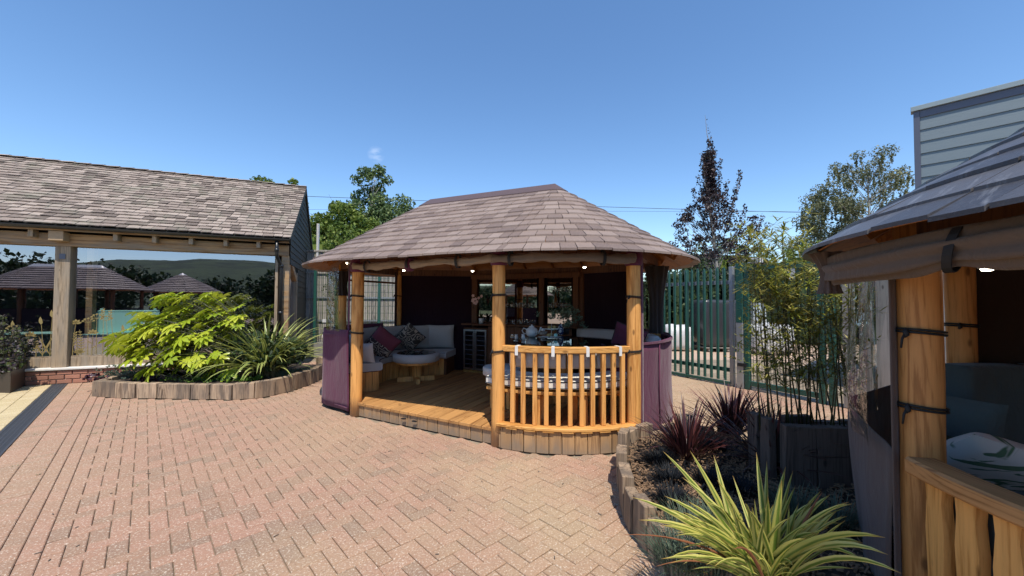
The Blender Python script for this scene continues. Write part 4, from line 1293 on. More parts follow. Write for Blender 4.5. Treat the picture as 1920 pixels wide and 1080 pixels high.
bowl = thing('glass_dish', (ct.x+.02, ct.y, .70), 'small round glass dish of pebbles on the low padded table', 'dish')
MB().lathe((ct.x+.02, ct.y, .701), [(.0, .004), (.07, .004), (.12, .035), (.125, .04), (.115, .036), (.065, .010), (.0, .010)], 20).build('dish', M['glass'], bowl, True)
mb = MB()
for i in range(14):
    a = i*2.4; r_ = .015*math.sqrt(i)
    mb.lathe((ct.x+.02+r_*math.cos(a), ct.y+r_*math.sin(a), .715), [(0, -.008), (.012, 0), (0, .008)], 6)
mb.build('pebbles', M['white_china'], bowl, kind='stuff')
# drinks fridge
def bx(t, name, s, dd, z, ds, ddp, dz, mat, ch=.003):
    p = S(s, dd); return MB().box((p.x, p.y, z), (ds, ddp, dz), (uu.x, uu.y, 0), ch).build(name, mat, t)
fr = thing('drinks_fridge', (*S(-3.89, 6.9), DZ), 'double door glass drinks fridge built in under the bar counter', 'fridge')
bx(fr, 'cabinet', -3.88, 6.98, .64, .56, .26, .88, M['pine_dark'])
bx(fr, 'interior', -3.88, 6.846, .65, .50, .012, .80, M['black'])
for sx in (-4.015, -3.75):
    bx(fr, 'door_glass', sx, 6.825, .65, .19, .006, .70, M['black_glass'], 0)
    for o, w, z, h in ((-.112, .03, .65, .80), (.112, .03, .65, .80)):
        bx(fr, 'door_frame', sx+o, 6.822, z, w, .018, h, M['steel'])
    bx(fr, 'door_frame', sx, 6.822, 1.035, .20, .018, .035, M['steel']); bx(fr, 'door_frame', sx, 6.822, .265, .20, .018, .035, M['steel'])
    for k in range(7):
        bx(fr, 'shelf', sx, 6.819, .36+.095*k, .185, .004, .010, M['trim_grey'], 0)
for sx in (-3.905, -3.86): bx(fr, 'handle', sx, 6.795, .65, .014, .014, .66, M['steel'])
bx(fr, 'kick_board', -3.88, 6.86, .215, .56, .02, .05, M['pine_rail'])
# bar counter with mirrored cabinets
bar = thing('bar_counter', (*S(-2.9, 6.98), DZ), 'dark timber bar counter with mirrored cabinets along the back of the pavilion', 'bar')
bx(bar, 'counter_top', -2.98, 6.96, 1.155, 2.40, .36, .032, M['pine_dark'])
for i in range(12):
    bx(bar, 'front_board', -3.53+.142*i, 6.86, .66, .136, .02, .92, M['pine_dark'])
for s in (-4.02, -3.50, -2.55, -1.88):
    bx(bar, 'cabinet_post', s, 7.06, 1.66, .10 if s > -3.9 else .12, .07, .98, M['pine_dark'])
bx(bar, 'top_rail', -2.95, 7.06, 2.12, 2.3, .08, .09, M['pine_dark'])
for s0, s1 in ((-3.93, -3.61), (-3.38, -2.66), (-2.44, -1.97)):
    sm, w = (s0+s1)/2, s1-s0
    f = bx(bar, 'mirror', sm, 7.085, 1.63, w, .008, .88, M['mirror'], 0)
    bx(bar, 'mirror_frame', sm, 7.078, 1.185, w+.02, .03, .03, M['pine_dark']); bx(bar, 'mirror_frame', sm, 7.078, 2.075, w+.02, .03, .03, M['pine_dark'])
    for k, z in enumerate((1.50, 1.80)):
        bx(bar, 'glass_shelf', sm, 7.02, z, w, .10, .008, M['glass'], 0)
def vessel(name, p, prof, mat, label, cat, group=None, n=12):
    return solo(MB().lathe(p, prof, n).build(name, mat, None, True), label, cat, group)
k = 0
TUMB = [(0, .004), (.028, .004), (.033, .09), (.031, .09), (.027, .008)]
for rowi, (s0, s1, z, n) in enumerate(((-3.34, -2.70, 1.172, 4), (-3.34, -2.70, 1.505, 5), (-2.40, -2.02, 1.505, 5), (-2.40, -2.02, 1.805, 4))):
    for i in range(n):
        p = S(s0+(s1-s0)*(i+.5)/n, 6.99 if z > 1.2 else 6.95)
        vessel('tumbler', (p.x, p.y, z), TUMB, M['glass'], ('leftmost', 'second', 'third', 'fourth', 'fifth')[i]+' clear glass from the left '+('on the bar counter before the wide left mirror', 'on the glass shelf of the wide left mirror', 'on the lower glass shelf of the right mirror', 'on the upper glass shelf of the right mirror')[rowi], 'glass', 'drinking glasses at the bar', 10)
BOT = [(0, 0), (.035, 0), (.037, .02), (.037, .17), (.014, .22), (.013, .29), (.0, .29)]
for (px_, dd, z, mt, lb) in ((945, 6.9, 1.172, 'black_glass', 'dark wine bottle on the bar just right of the middle post'),):
    p = S(-3.42, dd); vessel('bottle', (p.x, p.y, z), BOT, M[mt], lb, 'bottle')
p = S(-2.25, 7.0); vessel('bottle', (p.x, p.y, 1.505+.0), BOT, plain('amber bottle', (.12, .05, .01), .1), 'small amber bottle on the glass shelf in front of the right mirror', 'bottle')
# orchid on the counter
p = S(-3.80, 6.93)
orc = thing('orchid', (p.x, p.y, 1.171), 'pale pink orchid in a white pot on the counter above the fridge', 'orchid')
MB().lathe((p.x, p.y, 1.171), [(0, 0), (.04, 0), (.052, .11), (.046, .11), (.036, .02)], 16).build('pot', M['white_china'], orc, True)
stem = [V((p.x, p.y, 1.25)), V((p.x-.02, p.y-.01, 1.5)), V((p.x-.04, p.y-.03, 1.68)), V((p.x-.13, p.y-.05, 1.74)), V((p.x-.20, p.y-.06, 1.68))]
MB().tube(stem, .004, 5).build('stem', M['cane'], orc, True)
mb = MB()
for az in (0, 1.8, 3.5, 5): mb.add(*blade_vf((p.x, p.y, 1.27), az, .2, .05, .8, .9, 5))
mb.build('leaf', M['dark_leaf'], orc, True)
M['petal'] = plain('pale pink petal', (.72, .52, .52), .5, 30, .1)
rr = random.Random(2)
for i in range(9):
    c = V(stem[2]).lerp(V(stem[4]), i/8)+V((rr.uniform(-.05, .05), -.03, rr.uniform(-.12, .05)))
    mb = MB()
    for k in range(5):
        a = 2*PI*k/5+i; x = V((math.cos(a), -.2, math.sin(a))); y = V((-math.sin(a), 0, math.cos(a)))
        mb.add([c, c+x*.018+y*.015, c+x*.036, c+x*.018-y*.015], [(0, 1, 2, 3)])
    mb.build('flower', M['petal'], orc)
# high round table with black glass top
tc = V((.78, 5.58))
ht = thing('round_dining_table', (tc.x, tc.y, DZ), 'large round table with black glass top behind the railing', 'table')
MB().lathe((tc.x, tc.y, 0), [(0, 1.02), (.74, 1.02), (.76, 1.035), (.76, 1.055), (.74, 1.06), (0, 1.06)], 48).build('table_top', M['black_glass'], ht)
MB().lathe((tc.x, tc.y, 0), [(0, .98), (.70, .98), (.72, 1.018)], 40).build('timber_rim', M['pine_dark'], ht)
MB().tube([(tc.x, tc.y, DZ), (tc.x, tc.y, .98)], .08, 14).build('pedestal', M['pine'], ht)
for k in range(4):
    a = k*PI/2+.5; q = tc+V((math.cos(a), math.sin(a)))*.25
    MB().box((q.x, q.y, .24), (.45, .08, .09), (math.cos(a), math.sin(a), 0), .005).build('foot', M['pine'], ht)
TZ = 1.061
def on_table(px, py):
    r_ = ray(px, py); t = (TZ-EYE)/r_.z; return V((r_.x*t, r_.y*t, TZ))
p = on_table(997, 632)
tp = thing('teapot', p, 'white china teapot on the black glass table', 'teapot')
MB().lathe(p, [(0, .003), (.055, .003), (.085, .04), (.095, .08), (.085, .125), (.05, .15), (.03, .155)], 24).build('body', M['white_china'], tp, True)
MB().lathe(p, [(.045, .152), (.035, .17), (.012, .178), (.014, .192), (.0, .20)], 16).build('lid', M['white_china'], tp, True)
MB().tube([p+V((-.08, 0, .12)), p+V((-.13, 0, .14)), p+V((-.15, 0, .10)), p+V((-.13, 0, .06)), p+V((-.09, 0, .05))], .008, 7).build('handle', M['white_china'], tp, True)
MB().tube([p+V((.08, 0, .06)), p+V((.12, 0, .09)), p+V((.135, 0, .14)), p+V((.15, 0, .155))], [.018, .014, .011, .012], 8).build('spout', M['white_china'], tp, True)
p = on_table(1034, 634)
cs = thing('cake_stand', p, 'two tier glass cake stand with plates of cakes on the black glass table', 'cake stand')
MB().lathe(p, [(0, .01), (.03, .01), (.15, .022), (.155, .026), (0, .022)], 28).build('plate', M['white_china'], cs, True)
MB().lathe(p, [(0, .13), (.10, .135), (.11, .142), (0, .138)], 24).build('plate', M['white_china'], cs, True)
MB().tube([p+V((0, 0, .01)), p+V((0, 0, .22))], .004, 6).build('rod', M['steel'], cs)
M['cake'] = plain('sponge cake', (.5, .36, .14), .8, 40, .4)
for i, (x, y, z) in enumerate(((-.05, -.05, .03), (.06, -.04, .03), (0, .07, .03), (-.03, 0, .145), (.04, .01, .145))):
    MB().lathe(p+V((x, y, z)), [(0, 0), (.022, 0), (.03, .025), (.02, .04), (0, .045)], 10).build('cake', M['cake'] if i != 1 else M['turq'], cs, True)
p = on_table(1017, 627)
st = thing('plate_stack', p, 'stack of white plates and saucer leaning behind the cake stand', 'plates')
for i in range(4): MB().lathe(p+V((0, 0, .012*i)), [(0, .002), (.05, .002), (.085, .012), (.05, .006), (0, .006)], 22).build('plate', M['white_china'], st, True)
MB().lathe(p+V((.01, .0, .05)), [(0, .003), (.03, .003), (.045, .05), (.042, .05), (.028, .008)], 18).build('cup', M['white_china'], st, True)
p = on_table(1051, 628)
jar = thing('patterned_jar', p, 'small blue and white ginger jar on the black glass table', 'jar')
m = NT('blue and white glaze'); f = m.maprange(m.noise(m.pos(), 28, 2, .5), .5, .56); m.pbr(m.mix(f, (.03, .05, .14), (.65, .67, .68)), .2)
MB().lathe(p, [(0, .002), (.035, .002), (.052, .05), (.052, .11), (.03, .15), (.022, .155)], 20).build('body', m.m, jar, True)
MB().lathe(p, [(.026, .153), (.028, .17), (.01, .185), (.008, .2), (0, .205)], 14).build('lid', m.m, jar, True)
for i, (px, py, h, lb) in enumerate(((960, 637, .09, 'small square glass of sugar at the left edge of the black table'), (968, 636, .07, 'white salt cellar beside the sugar glass on the black table'), (981, 637, .08, 'small white milk jug with spout on the black table'))):
    p = on_table(px, py)
    vessel(('sugar_glass', 'salt_cellar', 'milk_jug')[i], p, [(0, .002), (.022, .002), (.028, h*.5), (.020, h*.8), (.026, h), (.018, h*.7)], M['glass' if i == 0 else 'white_china'], lb, ('glass', 'salt cellar', 'jug')[i])
p = on_table(1060, 627)
pl = thing('bushy_table_plant', p, 'bushy dark green foliage arrangement in a pot on the black table', 'plant')
MB().lathe(p, [(0, .002), (.06, .002), (.08, .10), (.074, .10)], 18).build('pot', M['black'], pl, True)
mb = MB(); rr = random.Random(8)
for i in range(44):
    c = p+V((rr.gauss(0, .16), rr.gauss(0, .11), .26+rr.gauss(0, .09)))
    scatter_leaves(mb, c, (.06, .06, .05), 22, .034, rr, .3, asp=.9)
mb.build('foliage', leafmat('grey green eucalyptus', [(.2, (.07, .12, .075)), (.8, (.20, .28, .20))], .5, .1), pl, kind='stuff')
# curved bench behind the railing
be = thing('curved_bench', (R1.x+.1, R1.y-1.2, DZ), 'curved timber bench with cream seat cushion just inside the railing', 'bench')
b0a, b1a = a0-.16, a1+.75
ring_seg(R1, 1.00, 1.50, b0a, b1a, .575, .615, M['pine_rail'], 'timber_rim', be, 30, .006)
ring_seg(R1, .99, 1.51, b0a, b1a, .640, .735, M['white_cush'], 'seat_cushion', be, 30, .02)
for r_, z_ in ((1.512, .725), (1.512, .652), (.988, .725)):
    MB().sweep(arc(R1, r_, b0a, b1a, 30), [(-.004, z_), (.004, z_), (.004, z_+.008), (-.004, z_+.008)]).build('piping', M['piping'], be)
for i in range(6):
    a = b0a+.08+(b1a-b0a-.1)*i/5
    for r_ in (1.05, 1.44):
        p = R1+V((math.cos(a), math.sin(a)))*r_
        MB().box((p.x, p.y, .38), (.06, .06, .385), (math.cos(a), math.sin(a), 0), .004).build('leg', M['pine'], be)
    p = R1+V((math.cos(a), math.sin(a)))*1.245
    MB().box((p.x, p.y, .54), (.42, .04, .06), (math.cos(a), math.sin(a), 0), .004).build('cross_bar', M['pine'], be)
# hanging back cushions tied to the handrail
for i in range(4):
    w = (a1-a0-.12)/4; s0 = a0+.06+w*i+.008
    t = ring_seg(R1, 1.46, 1.535, s0, s0+w-.016, .875, 1.065, M['grey_cush'], 'hanging_cushion', None, 8, .02, True)
    solo(t, ('grey backrest pad strapped to the handrail nearest the middle post', 'grey backrest pad second from the middle post under the handrail', 'grey backrest pad second from the right post under the handrail', 'grey backrest pad strapped to the handrail nearest the right post')[i], 'backrest pad', 'backrest pads strapped to the handrail')
rs = thing('curved_sofa', (R1.x+1.2, R1.y+.6, .5), 'grey upholstered seat with long curved back behind the glass table on the right', 'sofa')
ring_seg(R1, 1.30, 1.48, rad(-28), rad(66), .62, 1.14, M['grey_cush'], 'backrest', rs, 20, .03, True)
ring_seg(R1, .98, 1.48, rad(0), rad(66), .50, .62, M['grey_cush'], 'seat', rs, 20, .03, True)
for i, (px, py, Y, sd) in enumerate(((1166, 637, 5.2, 3), (1150, 644, 5.0, 4))):
    q = at_y(px, py, Y)
    cushion('scatter_cushion', .42, .40, .14, rot_to((q.x+(.08 if i == 0 else 0), q.y, q.z+(.0 if i == 0 else -.25)), rad(-30), .3, rad(20)), M['purple'], ('purple scatter cushion leaning beside the front right post', 'purple scatter cushion lying low behind the handrail')[i], 'cushion', seed=sd)
# left bench next to the middle post (near seat end)
lb = thing('round_stool', (*S(-3.02+.9, 4.9), DZ), 'end of a curved padded seat with timber leg just behind the middle post', 'seat')
c = at_y(928, 640, 5.3)
c = V((-.12, 5.32)); lb.location = (c.x, c.y, DZ); ORG[lb.name] = V((c.x, c.y, DZ))
MB().lathe((c.x, c.y, 0), [(0, .615), (.24, .615), (.27, .63), (.27, .72), (.25, .735), (0, .74)], 28).build('seat_pad', M['grey_cush'], lb, True)
MB().lathe((c.x, c.y, 0), [(0, .56), (.20, .56), (.25, .61)], 24).build('timber_rim', M['pine'], lb, True)
for a in (.6, 2.2, 3.8, 5.4):
    MB().box((c.x+.15*math.cos(a), c.y+.15*math.sin(a), .375), (.07, .07, .37), (math.cos(a), math.sin(a), 0), .004).build('leg', M['pine'], lb)
# ---------------------------------------------------------------- long tiled building on the left
bl = thing('long_oak_building', (*FP(10.28, -5), 0), 'long oak framed building with old tiled roof and big reflecting windows on the left', 'building')
SE = -1.289; SW = -11.5
def fbox(t, name, s0, s1, D0, D1, z0, z1, mat, ch=0.0, label=None):
    c = FP((D0+D1)/2, (s0+s1)/2)
    return MB().box((c.x, c.y, (z0+z1)/2), (abs(s1-s0), abs(D1-D0), z1-z0), (FU.x, FU.y, 0), ch).build(name, mat, t, label=label)
def F3(D, s, z): p = FP(D, s); return V((p.x, p.y, z))
De, Dr, ze_, zr_ = 9.93, 12.86, 3.02, 4.96
slope = math.hypot(Dr-De, zr_-ze_); ncr = 23; ex = slope/ncr
nrm_r = (F3(-(zr_-ze_)/slope, 0, 0)+V((0, 0, (Dr-De)/slope)))
def RP(q, s, dz=0.0):
    p = F3(De+(Dr-De)*q/slope, s, ze_+(zr_-ze_)*q/slope); return p+nrm_r*dz
its = []; rr = random.Random(12)
for c in range(ncr):
    q0 = c*ex; q1 = min(slope, q0+ex*1.25); s = SE-rr.uniform(0, .12); first = True
    se = SE
    while se > SW:
        w = rr.uniform(.15, .235) if not first else rr.uniform(.09, .2); first = False
        s1 = se; s0 = se-w
        j = rr.uniform(-.012, .006); dz = .022+rr.uniform(-.004, .010); tl = rr.uniform(-.005, .005); cv = rr.uniform(0, .007)
        a, b = s0+.004, s1-.004; mid_ = (a+b)/2
        vs = [RP(q0+j, a, dz+tl), RP(q0+j-cv, mid_, dz+cv), RP(q0+j, b, dz-tl), RP(q0+j, a, dz+tl-.02), RP(q0+j-cv, mid_, dz+cv-.02), RP(q0+j, b, dz-tl-.02), RP(q1, a, .001), RP(q1, b, .001), RP(q1, a, -.006), RP(q1, b, -.006)]
        fs = [(0, 1, 2, 7, 6), (1, 0, 3, 4), (2, 1, 4, 5), (0, 6, 8, 3), (7, 2, 5, 9)]
        its.append((vs, fs)); se = s0
pieces(its, 'roof_tile', M['tile_old'], bl, 300)
# ridge tiles
its = []
s = SE
while s > SW:
    s0 = s-.30; d0 = .012; n = 5; vs = []
    for ss, dz in ((s, .03), (s0, .012)):
        for k in range(n):
            a = -1.1+2.2*k/(n-1)
            vs.append(F3(Dr+.10*math.sin(a)/.9, ss, zr_-.055+.07*math.cos(a)+dz))
    its.append((vs, [(k, k+1, n+k+1, n+k) for k in range(n-1)]+[tuple(reversed(range(n)))])); s = s0+.02
pieces(its, 'ridge_tile', M['tile_old'], bl, 60)
# roof underside, rear slope, walls
zb = .05
MB().add([F3(De+.02, SE-.02, ze_-.03), F3(De+.02, SW, ze_-.03), F3(Dr, SW, zr_-.03), F3(Dr, SE-.02, zr_-.03), F3(2*Dr-De, SE-.02, ze_-.03), F3(2*Dr-De, SW, ze_-.03)],
         [(0, 1, 2, 3), (3, 2, 5, 4)]).build('roof_underlay', M['gable'], bl)
MB().add([F3(Dr, SE, zr_+.0), F3(Dr, SW, zr_), F3(2*Dr-De, SW, ze_), F3(2*Dr-De, SE, ze_)], [(3, 2, 1, 0)]).build('rear_slope', M['tile_old'], bl)
# gable end cladding: overlapping horizontal boards, cut to the roof line, opening for the side window
SG = -1.345
its = []
zz = .02; h = .152
def zroof(D): return ze_-.10+(zr_-ze_)*(D-De)/(Dr-De) if D < Dr else ze_-.10+(zr_-ze_)*(2*Dr-De-D)/(Dr-De)
while zz < zr_-.1:
    z1 = min(zz+h, zr_-.12)
    dl = max(10.50 if zz > 2.35 else 11.62, De+.02+(zz+h-ze_+.12)*(Dr-De)/(zr_-ze_)) if zz > 2.2 else 11.62
    if zz > 2.35: dl = max(10.24, De+.03+(z1-ze_+.10)*(Dr-De)/(zr_-ze_))
    dr_ = min(15.45, 2*Dr-De-.03-(z1-ze_+.10)*(Dr-De)/(zr_-ze_))
    if dr_-dl > .1:
        dl0 = max(10.24 if zz > 2.35 else 11.62, De+.03+(zz-ze_+.10)*(Dr-De)/(zr_-ze_))
        dr0_ = min(15.45, 2*Dr-De-.03-(zz-ze_+.10)*(Dr-De)/(zr_-ze_))
        o = .022
        vs = [F3(dl0, SG+o, zz), F3(dr0_, SG+o, zz), F3(dr_, SG+.004, z1+.02), F3(dl, SG+.004, z1+.02), F3(dl0, SG, zz), F3(dr0_, SG, zz)]
        its.append((vs, [(0, 1, 2, 3), (0, 4, 5, 1)]))
    zz += h
pieces(its, 'cladding_board', M['gable'], bl, 60)
# barge board on the verge
for A, B in ((F3(De, SE-.01, ze_-.075), F3(Dr, SE-.01, zr_-.075)), (F3(Dr, SE-.01, zr_-.075), F3(2*Dr-De, SE-.01, ze_-.075))):
    MB().box((A+B)/2, ((B-A).length, .025, .13), B-A, 0, (0, 0, 1)).build('barge_board', M['gable'], bl)
# closed shell: rear wall, far end, floor and ceiling inside
M['inner'] = plain('dark interior wall', (.035, .035, .037), .9, 2, .3)
fbox(bl, 'rear_wall', SW, SG-.03, 15.4, 15.5, 0, 3.0, M['inner'])
fbox(bl, 'end_wall', SW, SW+.1, 10.4, 15.4, 0, 3.0, M['inner'])
fbox(bl, 'gable_lining', SG-.06, SG-.02, 11.6, 15.4, 0, 3.0, M['inner'])
fbox(bl, 'floor', SW, SG-.06, 10.35, 15.4, .22, .27, M['concrete'])
fbox(bl, 'ceiling', SW, SG-.06, 10.45, 15.4, 2.9, 2.95, M['inner'])
# front oak frame
fbox(bl, 'wall_plate', SW, -1.36, 10.19, 10.44, 2.64, 2.885, M['oak'], .006)
fbox(bl, 'fascia', SW, -1.33, 9.985, 10.02, 2.905, 2.975, M['oak'], 0)
sgx = -1.52
for i in range(15):
    s = -1.93-.60*i
    big = (i == 5)
    if big: continue
    fbox(bl, 'rafter_tail', s-.035, s+.035, 10.03, 10.185, 2.775, 2.91, M['oak_end'] if False else M['oak_post'], .004)
fbox(bl, 'tie_beam_end', -5.27, -5.06, 9.99, 10.185, 2.72, 2.90, M['oak_end'], .006)
# gutter and down pipe
mb = MB(); prof = []
for k in range(9):
    a = PI+PI*k/8; prof.append((.055*math.cos(a), .055*math.sin(a)))
prof += [(.05, 0.0)] + [(.05*math.cos(PI+PI*k/8), .05*math.sin(PI+PI*k/8)) for k in range(7, 0, -1)] + [(-.05, 0.0)]
g0, g1 = FP(9.93, SW), FP(9.93, -1.30)
mb.sweep([g0, g1], [(x, y+2.985) for x, y in prof]); mb.build('gutter', M['dark_metal'], bl)
pp = [F3(9.95, -1.56, 2.95), F3(9.95, -1.56, 2.66), F3(9.98, -1.56, 2.60), F3(10.12, -1.50, 2.42), F3(10.13, -1.49, 2.36), F3(10.13, -1.49, .08)]
pipe = thing('down_pipe', F3(10.13, -1.49, 0), 'black round rainwater pipe at the right corner of the oak building', 'pipe')
MB().tube(pp, .036, 12).build('pipe', M['dark_metal'], pipe, True)
for z, D_, s_ in ((2.70, 9.95, -1.56), (2.36, 10.13, -1.49), (1.3, 10.13, -1.49)):
    p = F3(D_, s_, z); MB().tube([p, p+V((0, 0, .07))], .046, 12).build('collar', M['dark_metal'], pipe, True)
# posts
fbox(bl, 'oak_post', -5.27, -5.05, 10.19, 10.42, .31, 2.64, M['oak_post'], .008)
p = F3(10.186, -5.16, 2.44); MB().box(p, (.085, .012, .10), FU.to_3d()).build('metal_plate', M['trim_grey'], bl)
fbox(bl, 'oak_post', -1.63, -1.57, 10.24, 10.42, .31, 2.64, M['oak_post'], .006)
fbox(bl, 'oak_post', -1.50, -1.345, 10.22, 10.44, .03, 2.64, M['oak'], .006)
fbox(bl, 'side_frame', -1.44, -1.33, 11.50, 11.60, .3, 2.34, M['oak_post'], .005)
fbox(bl, 'side_frame', -1.44, -1.33, 10.45, 11.49, .25, .34, M['oak_post'], .005)
A, B = F3(10.47, -1.385, 2.58), F3(11.55, -1.385, 2.16)
MB().box((A+B)/2, ((B-A).length, .09, .13), B-A, .004).build('curved_brace', M['oak'], bl)
MB().add([F3(10.45, -1.36, 2.55), F3(11.7, -1.36, 2.1), F3(11.7, -1.36, 2.64), F3(10.45, -1.36, 2.64)], [(0, 1, 2, 3)]).build('gable_infill', M['gable'], bl)
MB().add([F3(10.45, -1.40, .34), F3(11.50, -1.40, .34), F3(11.50, -1.40, 2.3), F3(10.45, -1.40, 2.6)], [(0, 1, 2, 3)]).build('side_window', M['window'], bl)
# windows with sill boards
for s0, s1 in ((SW+.1, -5.29), (-5.03, -1.645)):
    w = mk('window', [F3(10.30, s0, .52), F3(10.30, s1, .52), F3(10.30, s1, 2.63), F3(10.30, s0, 2.63)], [(0, 1, 2, 3)], M['window'], bl)
    fbox(w, 'glazing_bead', s0, s1, 10.275, 10.325, .495, .52, M['oak_post'])
    fbox(bl, 'sill_board', s0, s1, 10.265, 10.40, .315, .493, M['oak_post'], .004)
fbox(bl, 'inner_post', -4.93, -4.83, 10.45, 10.6, .3, 2.9, M['oak'], .004)
# ledge and low brick wall
led = fbox(bl, 'concrete_ledge', SW, -1.35, 10.14, 10.42, .265, .312, M['ledge'], .012)
back = fbox(bl, 'brick_wall', SW, -1.35, 10.20, 10.40, 0, .264, M['mortar'])
its = []
for r_ in range(3):
    s = -1.36-(.11 if r_ % 2 else 0); z0 = .006+r_*.086
    while s > -10.6:
        c = F3(10.20+rr.uniform(-.004, .004), s-.1075, z0+.038)
        its.append(box_vf(c, (.212, .05, .072), FU.to_3d(), .006)); s -= .225
for v_, f_ in sorted(its, key=lambda t: -scr_area(*t)): pass
pieces(its, 'brick', M['brick'], back, 200)
# printed plants on the glass
def decal(t, s, z, kind, h, sd):
    r = random.Random(sd); mb = MB(); D_ = 10.296
    def P(x, y): return F3(D_, s+x, z+y)
    def stroke(pts, w0, w1):
        n = len(pts)
        vs = []
        for i, (x, y) in enumerate(pts):
            a, b = pts[max(0, i-1)], pts[min(n-1, i+1)]; dx, dy = b[0]-a[0], b[1]-a[1]; L = math.hypot(dx, dy) or 1
            w = (w0+(w1-w0)*i/(n-1))/2; vs += [P(x-dy/L*w, y+dx/L*w), P(x+dy/L*w, y-dx/L*w)]
        mb.add(vs, [(2*i, 2*i+1, 2*i+3, 2*i+2) for i in range(n-1)])
    def leaf(x, y, a, l, w):
        c, s_ = math.cos(a), math.sin(a)
        pts = [(0, 0), (.35*l, w/2), (.7*l, w*.4), (l, 0), (.6*l, -w*.35), (.25*l, -w*.4)]
        mb.add([P(x+c*u-s_*v, y+s_*u+c*v) for u, v in pts], [tuple(range(6))])
    bend = r.uniform(-.06, .06)
    st = [(bend*(q/6)**2, h*q/6) for q in range(7)]
    stroke(st, .012, .006)
    tx, ty = st[-1]
    if kind == 0:       # tulip-like head, long leaves
        leaf(tx, ty-.02, PI/2+.1, .16, .06)
        leaf(0, .02, 1.2, h*.7, .035); leaf(0, .02, 2.0, h*.55, .03)
    elif kind == 1:     # umbel
        for a in (.5, 1.0, 1.6, 2.2, 2.7):
            e = (tx+.09*math.cos(a), ty+.09*math.sin(a)); stroke([(tx, ty), e], .005, .005); leaf(e[0]-.02, e[1], .3, .05, .035)
    elif kind == 2:     # fern with paired leaflets
        for q in range(2, 9):
            y = h*q/9; l = .10*(1-q/12)
            leaf(bend*(q/9)**2, y, .6, l, .02); leaf(bend*(q/9)**2, y, PI-.6, l, .02)
    elif kind == 3:     # poppy bowl
        for a in (.2, .9, 1.6, 2.3, 2.9): leaf(tx, ty, a, .09, .05)
        leaf(0, h*.3, .7, .1, .02); leaf(0, h*.5, 2.4, .1, .02)
    elif kind == 4:     # seed head spike
        for q in range(8): leaf(tx-.01, ty-.10+.025*q, .9 if q % 2 else 2.2, .05, .03)
    mb.build('plant_decal', M['decal'], t)
for i, (px, kd, hh) in enumerate(((22, 0, .55), (33, 1, .5), (52, 3, .40), (72, 2, .42), (84, 0, .62), (98, 0, .75), (140, 3, .62), (148, 4, .35), (156, 2, .50), (168, 1, .62), (176, 3, .42), (184, 1, .70), (196, 4, .80), (205, 1, .66), (215, 4, .78), (224, 2, .5), (236, 0, .45), (250, 2, .42), (268, 1, .5), (150, 3, .05), (290, 2, .45))):
    a = (px-960)/730; s = (.38-(-a)*0-.0)*0 if False else None
    # plane D=10.3: x/y = a
    s = (FN.x-a*FN.y)*-10.30/(FU.x-a*FU.y)
    decal(bl, s, .525, kd, hh, i)
# turquoise booth seen inside, counter glow
bo = thing('turquoise_booth', F3(11.8, -3.8, .27), 'pale turquoise painted counter panel standing inside behind the big window', 'counter')
def inb(t, name, px0, px1, D_, z0, z1, th, mat):
    ss = []
    for px in (px0, px1):
        a = (px-960)/730; ss.append((FN.x-a*FN.y)*-D_/(FU.x-a*FU.y))
    return fbox(t, name, ss[0], ss[1], D_, D_+th, z0, z1, mat, .006)
D_ = 10.62
inb(bo, 'panel', 181, 300, D_, .93, 1.36, .05, M['turq'])
inb(bo, 'top_rail', 183, 298, D_-.01, 1.365, 1.395, .07, M['turq'])
inb(bo, 'shelf', 155, 310, D_-.18, .90, .925, .22, M['turq'])
inb(bo, 'base', 165, 310, D_, .28, .89, .2, plain('deep teal panel', (.06, .16, .15), .5, 3, .2))
for px in (191, 291): inb(bo, 'knob', px-3, px+3, D_, 1.398, 1.43, .04, M['turq'])
b2 = thing('green_counter', F3(11.4, -7, .27), 'dull green counter inside behind the left hand window', 'counter')
inb(b2, 'top', -160, 104, 10.55, .93, .96, .5, M['turq']); inb(b2, 'front', -150, 100, 10.7, .28, .925, .05, plain('dull green panel', (.07, .13, .11), .5, 3, .2))
# ---------------------------------------------------------------- fences at the back left
fn = thing('timber_screen_fence', (-5.2, 12.6, 0), 'tall silvered close board timber fence behind the green mesh panels at the back left', 'fence')
its = []
x = -7.2
fa, fb = V((-7.0, 12.1)), V((-.5, 12.9)); fd = (fb-fa).normalized(); L = (fb-fa).length; i = 0
while i*.125 < L:
    p = fa+fd*(i*.125); its.append(box_vf((p.x, p.y, 1.62+rng.uniform(-.01, .01)), (.112, .022, 3.2), (fd.x, fd.y, 0), .003)); i += 1
pieces(its, 'fence_board', M['fence_wood'], fn, 120)
for z in (1.0, 1.72, 2.5, 3.18):
    p = fa.lerp(fb, .5)+V((fd.y, -fd.x))*.035
    MB().box((p.x, p.y, z), (L, .035, .05 if z < 3 else .04), (fd.x, fd.y, 0)).build('rail', M['galv'] if z < 2 else M['fence_wood'], fn)
MB().box(at_y(596, 455, 12.2), (.06, .06, 1.2), (1, 0, 0)).build('stub_pole', M['wrap_white'], fn)
kw = solo(MB().prism([(-7.3, 10.9), (-1.6, 11.45), (-1.6, 11.75), (-7.3, 11.3)], 0, .42, .01).build('retaining_wall', M['concrete'], None), 'low dark concrete kerb wall under the green mesh fence', 'wall')
mf = thing('mesh_fence', (-4.6, 11.1, .42), 'green framed wire mesh fence with small gate at the back left', 'fence')
